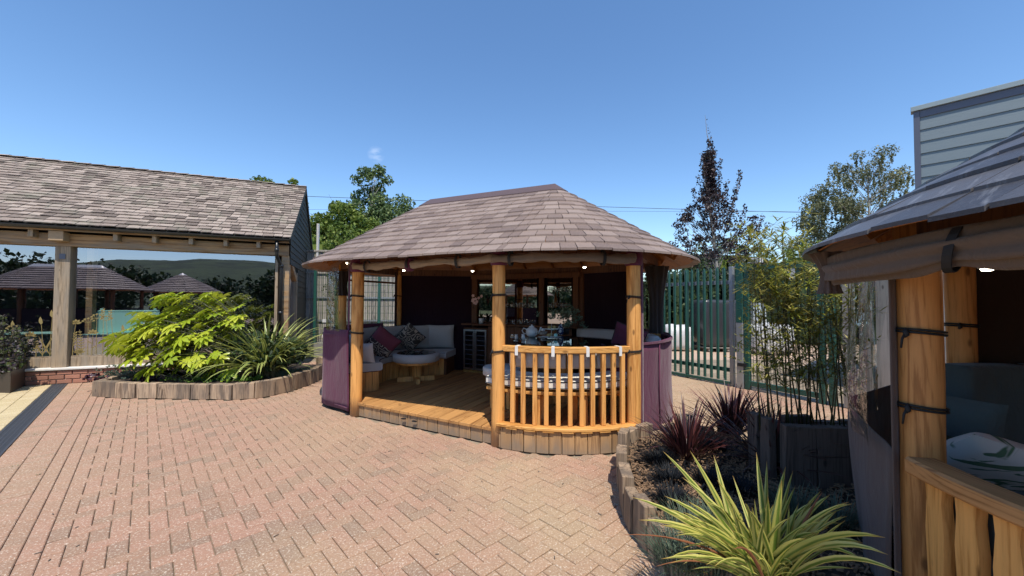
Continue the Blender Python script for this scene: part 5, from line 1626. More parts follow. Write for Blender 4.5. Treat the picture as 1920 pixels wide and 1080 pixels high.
def mesh_panel(t, a, b, z0, z1, mat, pitch=.055, hp=.2, r=.0035):
    d = (b-a).normalized(); L = (b-a).length; mb = MB(); n = int(L/pitch)
    for i in range(n+1):
        p = a+d*(i*pitch); mb.box((p.x, p.y, (z0+z1)/2), (r*2, r*2, z1-z0), (d.x, d.y, 0))
    z = z0+.02
    while z < z1:
        m_ = (a+b)/2
        mb.box((m_.x, m_.y, z), (L, r*2.6, r*2.6), (d.x, d.y, 0)); z += hp
    return mb.build('mesh_panel', mat, t, kind='stuff')
M['green_dk'] = plain('dark green wire', (.010, .045, .035), .5, 10, .3)
pts = [V((-5.62, 11.12)), V((-5.05, 11.17)), V((-3.85, 11.3)), V((-2.55, 11.42))]
for a, b in zip(pts[:-1], pts[1:]): mesh_panel(mf, a, b, .45, 2.52, M['green_dk'])
for p in pts+[V((-2.95, 11.37))]:
    MB().box((p.x, p.y, 1.5), (.07, .07, 2.16), (1, .1, 0), .004).build('fence_post', M['green'], mf)
MB().box((-5.33, 11.10, 1.05), (.10, .05, .09), (1, .1, 0)).build('lock_box', M['wrap_white'], mf)
MB().box((-5.33, 11.10, .62), (.10, .05, .09), (1, .1, 0)).build('lock_box', M['wrap_white'], mf)
ivy = MB(); rr = random.Random(5)
for i in range(26):
    scatter_leaves(ivy, (-5.0+rr.gauss(0, .06), 10.7, .6+i*.075), (.10, .10, .08), 14, .05, rr)
foliage_thing('climbing_ivy', ivy, M['dark_leaf'], (-5.0, 10.7, 0), 'narrow strip of dark ivy climbing beside the gable wall', 'ivy')
# ---------------------------------------------------------------- palisade gate and fences on the right
g0, g1 = V((3.30, 9.15)), V((4.24, 7.60)); gd = (g1-g0).normalized()
gt = thing('palisade_gate', (g1.x, g1.y, 0), 'tall green steel palisade sliding gate behind the pavilion on the right', 'gate')
n = 13; L = (g1-g0).length
for i in range(n):
    p = g0.lerp(g1, (i+.3)/n); z1 = 2.32; dd = gd; nn = V((dd.y, -dd.x))
    if nn.y > 0: nn = -nn
    w = .066; mb = MB()
    prof = [(-w/2, 0), (-w*.2, .018), (w*.2, .018), (w/2, 0), (w*.2, .015), (-w*.2, .015)]
    lo = [V((p.x+dd.x*a+nn.x*b, p.y+dd.y*a+nn.y*b, .10)) for a, b in prof]; hi = [v+V((0, 0, z1-.16)) for v in lo]
    top = [V((p.x+dd.x*a*.25+nn.x*b, p.y+dd.y*a*.25+nn.y*b, z1)) for a, b in prof]
    m_ = 6; vs = lo+hi+top; fs = []
    for q in (0, 1):
        for k in range(m_): fs.append((q*m_+k, q*m_+(k+1) % m_, (q+1)*m_+(k+1) % m_, (q+1)*m_+k))
    fs.append(tuple(range(2*m_, 3*m_)))
    mb.add(vs, fs).build('pale', M['green'], gt)
for z in (2.02, .30):
    m_ = g0.lerp(g1, .5)+V((gd.y, -gd.x))*-.03
    q = m_
    MB().box((q.x+.03, q.y+.02, z), (L, .05, .075), (gd.x, gd.y, 0)).build('cross_rail', M['galv'] if z > 1 else M['green'], gt)
MB().box((g0.lerp(g1, .5).x, g0.lerp(g1, .5).y, .055), (L, .06, .05), (gd.x, gd.y, 0)).build('bottom_rail', M['green'], gt)
for p, m_, w in ((g1+gd*.03, 'galv', .075), (g0.lerp(g1, .48), 'green', .06)):
    MB().box((p.x+.04, p.y+.03, 1.16), (w, w, 2.32), (gd.x, gd.y, 0), .004).build('gate_post', M[m_], gt)
tp_ = thing('gate_hinge_post', (*(g1+gd*.20), 0), 'thick green and galvanised post between the palisade gate and the mesh gate', 'post')
p = g1+gd*.22
MB().box((p.x, p.y, .62), (.12, .12, 1.24), (gd.x, gd.y, 0), .005).build('lower_tube', M['galv'], tp_)
MB().box((p.x, p.y, 1.80), (.125, .125, 1.12), (gd.x, gd.y, 0), .005).build('upper_tube', M['green'], tp_)
MB().box((p.x-.03, p.y-.07, .45), (.16, .02, .06), (gd.x, gd.y, 0)).build('latch', M['black'], tp_)
MB().tube([(p.x, p.y, 2.32), (p.x+.10, p.y-.16, 2.36), (p.x+.16, p.y-.3, 2.36)], .02, 8).build('lamp_arm', M['galv'], tp_)
cm = thing('security_lamp', (p.x+.1, p.y-.25, 2.33), 'small grey box lamp on top of the gate post', 'lamp')
MB().box((p.x+.13, p.y-.30, 2.39), (.17, .10, .10), (gd.x, gd.y, 0), .01).build('housing', M['wrap_white'], cm)
h0, h1 = p+gd*.12, V((4.99, 6.28))
mg = thing('mesh_gate', (h0.x, h0.y, 0), 'green framed wire mesh gate seen through the bamboo', 'gate')
hd = (h1-h0).normalized(); HL = (h1-h0).length
mesh_panel(mg, h0, h1, .14, 2.2, M['green_dk'], .05, .2)
for z in (.12, 2.25):
    q = (h0+h1)/2; MB().box((q.x, q.y, z), (HL, .06, .09), (hd.x, hd.y, 0), .004).build('frame_rail', M['green'], mg)
for q in (h0, h1, h1+hd*.14):
    MB().box((q.x, q.y, 1.18), (.085, .085, 2.36), (hd.x, hd.y, 0), .004).build('gate_post', M['green'], mg)
q = h0.lerp(h1, .62); MB().box((q.x, q.y-.03, 2.10), (.28, .012, .34), (hd.x, hd.y, 0)).build('sign_plate', M['green'], mg)
MB().box((q.x, q.y-.04, 2.10), (.10, .012, .20), (hd.x, hd.y, 0)).build('sign_symbol', M['wrap_white'], mg)
fs0, fs1 = h1+hd*.25, h1+hd*2.3
sf = thing('timber_slat_fence', (fs0.x, fs0.y, 0), 'grey vertical timber board fence behind the bamboo on the right', 'fence')
n = int((fs1-fs0).length/.20)
for i in range(n):
    q = fs0+hd*(.10+i*.20); MB().box((q.x, q.y, 1.18+rng.uniform(-.01, .01)), (.155, .025, 2.32), (hd.x, hd.y, 0), .004).build('fence_board', M['fence_wood'], sf)
for z in (.4, 1.9):
    q = (fs0+fs1)/2+V((.04, .03)); MB().box((q.x, q.y, z), ((fs1-fs0).length, .04, .08), (hd.x, hd.y, 0)).build('rail', M['fence_wood'], sf)
# goods stored in the yard beyond the gate
def lump(c, d, seed, amp=.06, n=10, e=3.0):
    vs = []; fs = []; r = random.Random(seed); o = V((r.random()*9, 0, 0))
    for j in range(n+1):
        ph = -PI/2+PI*j/n
        for i in range(2*n):
            th = 2*PI*i/(2*n)
            def sp(x): return math.copysign(abs(x)**(2/e), x)
            v = V((sp(math.cos(ph))*sp(math.cos(th)), sp(math.cos(ph))*sp(math.sin(th)), sp(math.sin(ph))))
            k = 1+amp*noise.noise(v*3+o)*2
            vs.append(V((c[0]+v.x*d[0]/2*k, c[1]+v.y*d[1]/2*k, c[2]+v.z*d[2]/2*(k if v.z > -.9 else 1))))
    m = 2*n
    for j in range(n):
        for i in range(m): fs.append((j*m+i, j*m+(i+1) % m, (j+1)*m+(i+1) % m, (j+1)*m+i))
    return vs, fs
def goods(name, px, pyb, w, dpt, h, mat, label, cat, seed, e=12, group=None, stretch=True):
    b = at_h(px, pyb, 0)
    t = thing(name, b, label, cat, group)
    if e >= 8:
        for k in (-1, 0, 1):
            MB().box((b.x+k*w*.38, b.y, .05), (.1, dpt*.95, .10), (1, 0, 0)).build('pallet_block', M['fence_wood'], t)
        MB().box((b.x, b.y, .115), (w, dpt, .025), (1, 0, 0)).build('pallet_deck', M['fence_wood'], t)
        z0 = .13
    else: z0 = 0.0
    vs, fs = lump((b.x, b.y, z0+h/2), (w, dpt, h), seed, .03 if e >= 8 else .10, 10, e)
    mk('wrapped_load', vs, fs, mat, t, True)
    return t
goods('wrapped_pallet', 1350, 655, 1.65, 1.2, 1.60, M['wrap'], 'tall pallet of goods wrapped in dark shiny film behind the palisade gate', 'pallet', 1)
goods('wrapped_pallet', 1400, 652, .9, 1.0, 1.5, M['wrap_silver'], 'narrow silver wrapped pallet beside the gate post', 'pallet', 2)
goods('bulk_bag', 1268, 655, 1.0, 1.0, .85, M['wrap_white'], 'white bulk bag on the ground behind the left of the palisade gate', 'bag', 3, 4)
goods('bulk_bag', 1262, 640, 1.2, .9, 1.7, M['wrap_silver'], 'taller crumpled silver covered stack behind the white bulk bag', 'bag', 4, 4)
goods('bulk_bag', 1440, 662, 1.3, 1.0, .95, M['wrap_white'], 'sagging white bulk bag behind the mesh gate and bamboo', 'bag', 5, 4)
goods('bulk_bag', 1300, 650, .5, .6, .35, M['wrap_white'], 'small white sack on the ground between the bag and the dark pallet', 'bag', 6, 4)
goods('wrapped_pallet', 1510, 640, 1.6, 1.0, 1.5, M['wrap'], 'dark wrapped stack hidden behind the bamboo', 'pallet', 7)
# ---------------------------------------------------------------- left planting bed
def sleepers(t, pts, hts, th, mat, out=1, name='sleeper', gap=.024, jit=.016, z0=0.0, hj=.022):
    r = random.Random(len(pts)*7)
    for i, (a, b) in enumerate(zip(pts[:-1], pts[1:])):
        d = (b-a); L = d.length; d.normalize(); n = V((d.y, -d.x))*out
        j = r.uniform(-jit, jit); m = (a+b)/2+n*(j-th/2)
        h = hts[i % len(hts)] if hasattr(hts, '__len__') else hts
        h += r.uniform(-hj, hj); t_ = r.uniform(-.02, .02)
        vs, fs = box_vf((m.x, m.y, z0+h/2), (L-gap, th, h), (d.x, d.y, t_), .004)
        o = V((r.random()*9, 3, 1))
        vs = [v+V((noise.noise(v*9+o), noise.noise(v*8-o), noise.noise(v*7)))*.010 for v in vs]
        mk(name, vs, fs, mat, t)
lb_ = thing('left_raised_bed', (-5.3, 6.9, 0), 'curved raised bed edged with short upright oak sleepers in front of the big window', 'raised bed')
edge = list(lbed_front)+[V((-3.88, 8.7)), V((-4.05, 9.0)), V((-4.5, 9.15))]
sleepers(lb_, edge, [.245, .235, .25, .245, .255, .25, .25, .255, .265, .28, .285, .29, .29, .30, .33, .33], .12, M['sleeper'], 1)
sleepers(lb_, [V((-7.2, 8.0)), V((-7.22, 7.6)), V((-7.15, 7.2)), V((-7.08, 6.8)), lbed_front[0]], .24, .12, M['sleeper'], 1)
mbs = MB(); pts = [p*.0+p for p in lbed_poly]
cx = sum(p.x for p in pts)/len(pts); cy = sum(p.y for p in pts)/len(pts); cc = V((cx, cy))
inn = [cc+(p-cc)*.975 for p in pts]
mbs.prism(inn, 0, .19)
mbs.build('soil', M['soil'], lb_)
# fatsia: every large leaf is a piece
def fatsia_leaf(c, az, tilt, size, r, droop=.35):
    """palmate leaf, normal tilted outward"""
    n_l = 8; vs = [V((0, 0, 0))]; fs = []
    for k in range(n_l):
        a = -2.25+4.5*k/(n_l-1); L = size*(.62+.38*math.cos(a*.55))*r.uniform(.9, 1.08); w = L*.17
        d = V((math.cos(a), math.sin(a), 0)); s = V((-d.y, d.x, 0)); b = len(vs)
        for q, ww, zz in ((.30, .55, .02), (.62, 1.0, -.04), (.86, .62, -.14)):
            vs += [d*L*q+s*w*ww+V((0, 0, zz*droop*L*2)), d*L*q+V((0, 0, (zz-.05)*droop*L*2)), d*L*q-s*w*ww+V((0, 0, zz*droop*L*2))]
        vs.append(d*L+V((0, 0, -.30*droop*L*2)))
        fs += [(0, b+1, b), (0, b+2, b+1), (b, b+1, b+4, b+3), (b+1, b+2, b+5, b+4), (b+3, b+4, b+7, b+6), (b+4, b+5, b+8, b+7), (b+6, b+7, b+9), (b+7, b+8, b+9)]
    m = Matrix.Translation(c) @ Matrix.Rotation(az, 4, 'Z') @ Matrix.Rotation(tilt, 4, 'Y') @ Matrix.Rotation(r.uniform(-.3, .3), 4, 'X')
    return [m @ v for v in vs], [tuple(reversed(f)) for f in fs]
r = random.Random(21)
fb = V((-4.75, 7.2, .19))
fat = thing('fatsia_shrub', fb, 'bright yellow green fatsia shrub with large fingered leaves in the left bed', 'shrub')
its = []; stems = MB()
def fat_surface(px, py, Y): return at_y(px, py, Y)
rows = [  # screen outline of the shrub filled with leaves at varying depth
    (330, 560, 7.3, 28, 10, 13), (400, 560, 7.5, 22, 10, 10), (370, 590, 7.2, 55, 18, 24), (290, 600, 7.0, 40, 15, 20), (240, 640, 6.95, 35, 18, 18), (225, 652, 6.8, 14, 8, 5),
    (320, 630, 6.95, 75, 20, 40), (410, 615, 7.2, 45, 25, 24), (430, 590, 7.4, 25, 18, 10), (300, 660, 6.85, 55, 14, 20), (370, 655, 6.9, 50, 22, 22),
    (390, 690, 7.0, 40, 14, 10), (340, 682, 6.75, 40, 10, 9), (290, 690, 6.8, 20, 8, 5)]
for px, py, Y, sx, sy, n in rows:
    for i in range(int(n*1.35)):
        p = at_y(px+r.uniform(-sx, sx), py+r.uniform(-sy, sy), Y+r.uniform(-.22, .4))
        out_ = p-(fb+V((0, 0, .7))); az = math.atan2(out_.y-.35, out_.x)+r.uniform(-.6, .6)
        tilt = .45+.35*min(1, max(0, (1.3-p.z)))+r.uniform(-.2, .25)
        sz = r.uniform(.12, .25)
        its.append(fatsia_leaf(p, az, tilt, sz, r))
        q = V((fb.x+(p.x-fb.x)*.5, fb.y+(p.y-fb.y)*.5, p.z-.18-.2*r.random()))
        stems.tube([p, p.lerp(q, .5)+V((0, 0, .03)), q], [.0035, .004, .006], 4, False)
for i in range(7):
    a = i*.9; e = fb+V((math.cos(a)*.45, math.sin(a)*.35, r.uniform(.5, .9)))
    stems.tube([fb+V((math.cos(a)*.1, math.sin(a)*.1, 0)), (fb+e)/2+V((0, 0, .1)), e], [.022, .018, .01], 6)
pieces(its, 'leaf', M['fatsia'], fat, 300, True)
stems.build('stems', M['cane'], fat, True, kind='stuff')
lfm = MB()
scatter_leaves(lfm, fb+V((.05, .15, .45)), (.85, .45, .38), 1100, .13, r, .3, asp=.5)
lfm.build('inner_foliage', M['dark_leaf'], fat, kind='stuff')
sp = at_y(500, 690, 7.45); sp.z = .19
strap_plant('striped_flax_clump', sp, 240, (.85, 1.4), (.038, .06), (.10, 1.05), (.7, 1.9), M['strap_leaf'], 'arching green flax clump with yellow striped leaves beside the fatsia', 'plant', 31, limit=300, spread=.16, seg=8)
def low_mass(name, px, py, n, w, h, size, mat, label, cat, seed, Y=None, kind=None, asp=.6):
    r = random.Random(seed); c = at_h(px, py, .2) if Y is None else at_y(px, py, Y); mb = MB()
    for i in range(n):
        q = c+V((r.gauss(0, w*.42), r.gauss(0, w*.22), abs(r.gauss(0, h*.5))))
        scatter_leaves(mb, q, (.05, .05, .03), 12, size, r, .5, asp=asp)
    return foliage_thing(name, mb, mat, c, label, cat)
low_mass('heuchera', 192, 713, 16, .22, .10, .05, M['heuchera'], 'small dark purple crinkled plant at the left corner of the left bed', 'plant', 1, asp=.9)
low_mass('heuchera', 272, 714, 20, .25, .10, .05, M['heuchera'], 'low dark purple plant just behind the sleepers below the fatsia', 'plant', 2, asp=.9)
low_mass('ground_cover', 224, 708, 60, .42, .20, .035, M['fescue'], 'soft grey green bushy plant near the left corner of the left bed', 'plant', 3)
low_mass('ground_cover', 250, 700, 30, .4, .28, .035, M['low_green'], 'small yellow green bush by the window ledge left of the fatsia', 'plant', 4)
low_mass('ground_cover', 400, 712, 60, .8, .08, .045, M['low_green'], 'fresh green trailing plant along the middle of the left bed edge', 'plant', 5)
low_mass('ground_cover', 455, 713, 30, .35, .08, .06, M['low_green'], 'light green leafy rosette under the flax clump', 'plant', 6)
for i, (px, py, L, lb_t) in enumerate(((553, 703, .17, 'blue green fescue tuft nearest the purple pavilion skirt in the left bed'), (533, 706, .16, 'blue green fescue tuft left of the last sleepers in the left bed'), (574, 700, .13, 'small blue green fescue tuft at the right end of the left bed'))):
    c = at_h(px, py, .2); tuft('fescue_tuft', c, 260, (L*.7, L*1.1), .006, M['fescue'], lb_t, 'grass', 40+i, 'fescue tufts in the left bed', .12)
for i, (px, py, lb_t) in enumerate(((478, 706, 'dry straw coloured grass clump under the flax on its left'), (512, 704, 'dry straw coloured grass clump under the flax on its right'))):
    c = at_h(px, py, .2); tuft('dry_grass_tuft', c, 260, (.15, .38), .006, M['straw'], lb_t, 'grass', 50+i, 'dry grass clumps in the left bed', .18)
mb = MB(); r = random.Random(9)
for i in range(900):
    k = r.random(); p = at_h(r.uniform(180, 600), r.uniform(697, 742), .195)
    if inside(p, inn): mb.box(p, (r.uniform(.02, .05), r.uniform(.005, .015), .008), (r.uniform(-1, 1), r.uniform(-1, 1), r.uniform(-.2, .2)))
mb.build('bark_mulch', M['bark'], lb_, kind='stuff')
# ---------------------------------------------------------------- dark planter at the far left
pc0, pc1, pc2 = at_h(19, 737, 0), at_h(62, 716.5, 0), at_h(-150, 733, 0)
pt_ = thing('metal_planter', (pc0.x-.5, pc0.y+.4, 0), 'dark brown rectangular metal planter at the left end under the window', 'planter')
d1 = (pc1-pc0).to_2d(); d2 = (pc2-pc0).to_2d().normalized()*1.4
P4 = [pc0.to_2d(), pc0.to_2d()+d2, pc0.to_2d()+d2+d1, pc0.to_2d()+d1]
MB().prism(P4, .0, .52, .012).build('box', M['planter'], pt_)
cc = sum(P4, V((0, 0)))/4
MB().prism([cc+(p-cc)*.9 for p in P4], .50, .545).build('soil', M['soil'], pt_)
mb = MB(); st = MB(); r = random.Random(14)
for i in range(80):
    a, b = r.random(), r.random(); base = P4[0]+d1*a*.9+d2*b*.95; h = r.uniform(.25, .80)*(1-.35*(a > .8))
    if b < .15: h *= .75
    tipp = V((base.x+r.uniform(-.08, .1), base.y+r.uniform(-.08, .08), .52+h)); st.tube([(base.x, base.y, .52), tipp], [.005, .003], 4, False)
    for k in range(6):
        c = V((base.x, base.y, .55)).lerp(tipp, .2+.8*k/5); scatter_leaves(mb, c, (.05, .05, .03), 8, .055, r, .3, asp=.7)
for i in range(40):
    a = r.random(); c = P4[0]+d2*a*.8+V((r.uniform(-.03, .05), -.02)); scatter_leaves(mb, (c.x, c.y, .50+r.uniform(-.14, .06)), (.05, .03, .06), 10, .07, r, .3, asp=.8)
for i in range(20):
    c = P4[0]+d1*r.random(); scatter_leaves(mb, (c.x+.02, c.y, .50+r.uniform(-.08, .06)), (.05, .03, .06), 10, .07, r, .3, asp=.8)
foliage_thing('catmint_plant', mb, M['nettle'], (cc.x, cc.y, .545), 'bushy dark plant with small purple flowers filling the metal planter', 'plant')
st.build('plant_stems', M['cane'], pt_, kind='stuff')
# bare stems that throw thin shadows on the ledge
mb = MB()
# ---------------------------------------------------------------- right raised bed
rb = thing('right_raised_bed', (1.6, 3.0, 0), 'curved raised bed edged with split oak sleepers between the pavilions', 'raised bed')
pts = resample(rbed_line, .205)
hts = [.33, .30, .34, .27, .30, .25, .31, .26, .27, .25, .26, .25, .25, .25, .24, .24, .24, .24]
sleepers(rb, pts, hts, .085, M['sleeper'], -1, jit=.014)
pb = resample(rbed_back, .22)
sleepers(rb, pb, [.22, .24, .36, .22, .30, .22], .085, M['sleeper'], 1, jit=.012)
rin = [p for p in rbed_poly]
cc = sum(rin, V((0, 0)))/len(rin)
inn2 = [cc+(p-cc)*.965 for p in rin]
n_ = 26; mb = MB()
xs = [.85+2.6*i/n_ for i in range(n_+1)]; ys = [1.5+3.0*i/n_ for i in range(n_+1)]
idx = {}
for i, x in enumerate(xs):
    for j, y in enumerate(ys):
        if inside((x, y), inn2):
            idx[(i, j)] = len(mb.v); mb.v.append(V((x, y, .185+.05*noise.noise(V((x*2, y*2, 0)))+.02*noise.noise(V((x*9, y*9, 3)))))); mb.uv.append((0, 0))
for (i, j) in list(idx):
    if (i+1, j) in idx and (i, j+1) in idx and (i+1, j+1) in idx:
        mb.f.append((idx[(i, j)], idx[(i+1, j)], idx[(i+1, j+1)], idx[(i, j+1)]))
mb.build('soil', M['soil'], rb, True)
MB().prism(inn2, 0, .12).build('soil_base', M['soil'], rb)
M['mulch'] = plain('bark mulch', (.34, .21, .12), .9, 30, .6, var=.7)
mb = MB(); r = random.Random(19)
for i in range(9000):
    x, y = r.uniform(.9, 3.3), r.uniform(1.55, 4.45)
    if inside((x, y), inn2):
        mb.box((x, y, .20+.05*noise.noise(V((x*2, y*2, 0)))+r.uniform(-.004, .014)), (r.uniform(.015, .06), r.uniform(.004, .014), r.uniform(.003, .008)), (r.uniform(-1, 1), r.uniform(-1, 1), r.uniform(-.35, .35)))
mb.build('bark_mulch', M['mulch'], rb, kind='stuff')
def gz(px, py, z=.2): return at_h(px, py, z)
strap_plant('bronze_cordyline', gz(1288, 858), 120, (.35, .62), (.014, .026), (.05, 1.0), (.2, 1.2), M['flax_dark'], 'spiky bronze cordyline nearest the purple skirt in the right bed', 'plant', 61, limit=120, spread=.09, group='spiky bronze cordylines in the right bed')
strap_plant('bronze_cordyline', gz(1372, 812), 150, (.38, .68), (.015, .026), (.05, 1.1), (.2, 1.1), M['flax_dark'], 'dense bronze cordyline at the back of the right bed against the brick paving', 'plant', 62, limit=150, spread=.10, group='spiky bronze cordylines in the right bed')
strap_plant('bronze_cordyline', gz(1448, 872), 130, (.38, .70), (.015, .026), (.1, 1.2), (.2, 1.1), M['flax_dark'], 'shaded dark cordyline in front of the bamboo planter', 'plant', 63, limit=100, spread=.10, group='spiky bronze cordylines in the right bed')
for i, (px, py, L, n, lb_t) in enumerate(((1236, 868, .19, 420, 'black mondo grass tuft just inside the back corner of the right bed'), (1258, 905, .18, 480, 'dense black mondo grass tuft beside the pale split sleeper'), (1262, 948, .18, 480, 'black mondo grass tuft nearest the paving at the left curve of the right bed'), (1340, 845, .16, 300, 'blue black grass tuft between the two lit cordylines'), (1330, 905, .17, 320, 'dark grass tuft in the middle of the right bed above the flax'), (1395, 925, .17, 300, 'dark grass tuft in the shade behind the flax leaves'))):
    tuft('mondo_grass', gz(px, py), n, (L*.45, L*.85), .006, M['mondo'], lb_t, 'grass', 70+i, 'black grass tufts in the right bed', .10, (.1, 1.2), (.5, 1.6))
for i, (px, py, lb_t) in enumerate(((1295, 1010, 'grey green fescue tuft spilling over the sleepers at the front of the right bed'), (1350, 1000, 'grey green fescue tuft behind the lower flax leaves'), (1270, 1062, 'grey green fescue tuft at the bottom edge beside the paving'), (1330, 1075, 'grey green fescue tuft at the bottom below the flax'), (1560, 985, 'dull shaded fescue tuft between the flax and the taupe curtain'), (1490, 965, 'dull shaded fescue tuft behind the flax on its right'))):
    tuft('fescue_tuft', gz(px, py), 300, (.10, .24), .005, M['fescue'], lb_t, 'grass', 80+i, 'fescue tufts in the right bed', .11, (.1, 1.1), (.3, 1.3))
# gold flax in the foreground; leaves aimed by hand for the main outline, then filled
fl = V((1.26, 1.96, .19))
flt = thing('golden_flax', fl, 'large golden striped flax with long sword leaves in the right foreground', 'plant')
r = random.Random(33); its = []
def aimed(px, py, Y, w, bend, b=None):
    tip = at_y(px, py, Y); base = (b or fl)+V((r.uniform(-.07, .07), r.uniform(-.07, .07), 0))
    ctrl = base.lerp(tip, .5)+V((0, 0, bend))
    seg = 9; vs = []; uv = []; w *= .80
    for i in range(seg+1):
        t = i/seg; p = base*(1-t)**2+ctrl*2*t*(1-t)+tip*t*t; q = (ctrl-base)*(1-t)+(tip-ctrl)*t; q.normalize()
        side = q.cross(V((-.2, -1, .25))).normalized(); side = (side+V((r.uniform(-.1, .1), r.uniform(-.1, .1), 0))).normalized(); nn = side.cross(q)
        ww = w*(.5+.5*min(1, t*3))*(1-max(0, (t-.35)/.65)**2.2)+.001
        vs += [p-side*ww*.5-nn*ww*.16, p+nn*ww*.10, p+side*ww*.5-nn*ww*.16]; uv += [(0, t), (.5, t), (1, t)]
    fs = []
    for i in range(seg):
        a = i*3; fs += [(a, a+1, a+4, a+3), (a+1, a+2, a+5, a+4)]
    its.append((vs, fs, uv))
AIM = [(1243, 846, 2.15, .036, .10), (1294, 845, 2.25, .036, .06), (1338, 853, 2.2, .040, .03), (1279, 895, 2.0, .038, .12), (1418, 848, 2.1, .045, .02), (1438, 864, 2.25, .034, .02),
       (1473, 875, 2.1, .046, .05), (1466, 900, 1.85, .052, .02), (1345, 900, 1.9, .050, .10), (1374, 892, 2.2, .026, 0), (1487, 882, 2.3, .030, .03), (1491, 912, 2.2, .034, .06),
       (1184, 932, 1.95, .034, .16), (1198, 975, 1.85, .034, .18), (1240, 985, 1.8, .034, .15), (1246, 930, 1.95, .034, .14), (1556, 928, 2.05, .042, .12), (1567, 960, 1.95, .042, .12), (1560, 1030, 1.8, .036, .15),
       (1660, 1008, 1.55, .046, .20), (1665, 1040, 1.6, .040, .22), (1618, 1018, 1.7, .040, .18), (1690, 1075, 1.5, .036, .20), (1618, 1050, 1.65, .032, .2), (1540, 920, 2.2, .028, .1), (1290, 940, 1.9, .034, .1), (1497, 945, 2.0, .038, .05),
       (1440, 930, 1.8, .040, .05), (1410, 950, 1.75, .040, .05), (1380, 970, 1.8, .036, .08), (1530, 1000, 1.8, .040, .14), (1240, 1048, 1.7, .030, .12), (1300, 985, 1.75, .032, .12), (1512, 1010, 1.7, .05, .1)]
for a in AIM: aimed(*a)
for i in range(110):
    aimed(r.uniform(1250, 1600), r.uniform(930, 1080), r.uniform(1.65, 2.2), r.uniform(.014, .030), r.uniform(.05, .2))
pieces(its, 'leaf', M['flax'], flt, 300, True)
its = []
for a in ((1163, 1003, 1.9, .012, .14), (1375, 1030, 1.6, .018, .16), (1542, 922, 2.0, .02, .08), (1230, 1062, 1.75, .012, .12)): aimed(*a)
pieces(its, 'dead_leaf', leafmat('dry brown leaf', [(.2, (.20, .07, .03)), (.8, (.36, .15, .07))], .7, .1), flt, 10, True)
# ---------------------------------------------------------------- bamboo planter
bp = thing('sleeper_planter', (2.8, 3.3, 0), 'tall dark planter made of upright old sleepers holding the bamboo', 'planter')
pl_pts = [PLB[0], PLB[1]]
sleepers(bp, [PLB[0], (PLB[0]+PLB[1])/2, PLB[1]], [.66, .65], .07, M['sleeper_dark'], -1)
fr_ = resample([PLB[1], PLB[2]], .235)
sleepers(bp, fr_, [.64, .635, .645, .64, .635, .64], .085, M['sleeper_dark'], -1, jit=.006, gap=.008, hj=.004)
bk_ = resample([PLB[0], PLB[3]], .25)
sleepers(bp, bk_, [.60, .62, .60], .07, M['sleeper_dark'], 1)
cc = sum(PLB, V((0, 0)))/4
MB().prism([cc+(p-cc)*.95 for p in PLB], .3, .57).build('soil', M['soil'], bp)
MB().lathe(at_y(1520, 815, 3.08), [(0, .012), (.012, .008), (.014, 0)], 8).build('bolt', M['galv'], bp)
r = random.Random(44)
bam = thing('bamboo', (2.8, 3.3, .57), 'tall bamboo with thin dark canes and small yellow green leaves', 'bamboo')
lv = MB(); canes = []
bpx = [1425, 1440, 1452, 1463, 1474, 1486, 1497, 1505, 1512, 1520, 1528, 1540, 1548, 1556, 1566, 1575, 1583, 1592, 1600, 1608, 1445, 1480, 1500, 1530, 1560, 1590]
for i, px in enumerate(bpx):
    b = at_y(px, 780, 3.25+r.uniform(-.06, .12)); b.z = .55
    lean_x = (px-1500)/730*.5*r.uniform(.6, 1.3) if px < 1500 else r.uniform(-.15, .2)
    hh = r.uniform(1.15, 1.75) if px < 1545 else r.uniform(.9, 1.5)
    top = b+V((lean_x*.9-.05, r.uniform(-.15, .15), hh)); mid = (b+top)/2+V((r.uniform(-.03, .03), 0, 0))
    pts = [b, mid, top]; P9 = [b*(1-t)**2+mid*2*t*(1-t)+top*t*t for t in [k/8 for k in range(9)]]
    MB().tube(P9, [.0065, .0065, .006, .006, .0055, .005, .004, .003, .002], 5).build('cane', M['cane'], bam, True)
    nb_ = 30
    for k in range(nb_):
        t = .25+.75*k/nb_; p = b*(1-t)**2+mid*2*t*(1-t)+top*t*t; a = r.uniform(0, 2*PI)
        if px > 1545 and r.random() < .45: continue
        e = p+V((math.cos(a)*.15, math.sin(a)*.12, r.uniform(.02, .12)))*r.uniform(.6, 1.6)
        lv.tube([p, e], [.002, .001], 3, False)
        for q in range(int((12 if px < 1500 else 8)*(.35+t))):
            c = p.lerp(e, r.uniform(.3, 1.1)); az = r.uniform(0, 2*PI)
            v_, f_, u_ = blade_vf(c, az, r.uniform(.06, .12), .014, r.uniform(.9, 1.9), r.uniform(.2, .9), 2, 0, .1)
            lv.add(v_, f_)
lv.build('leaves', M['bamboo_leaf'], bam, kind='stuff')
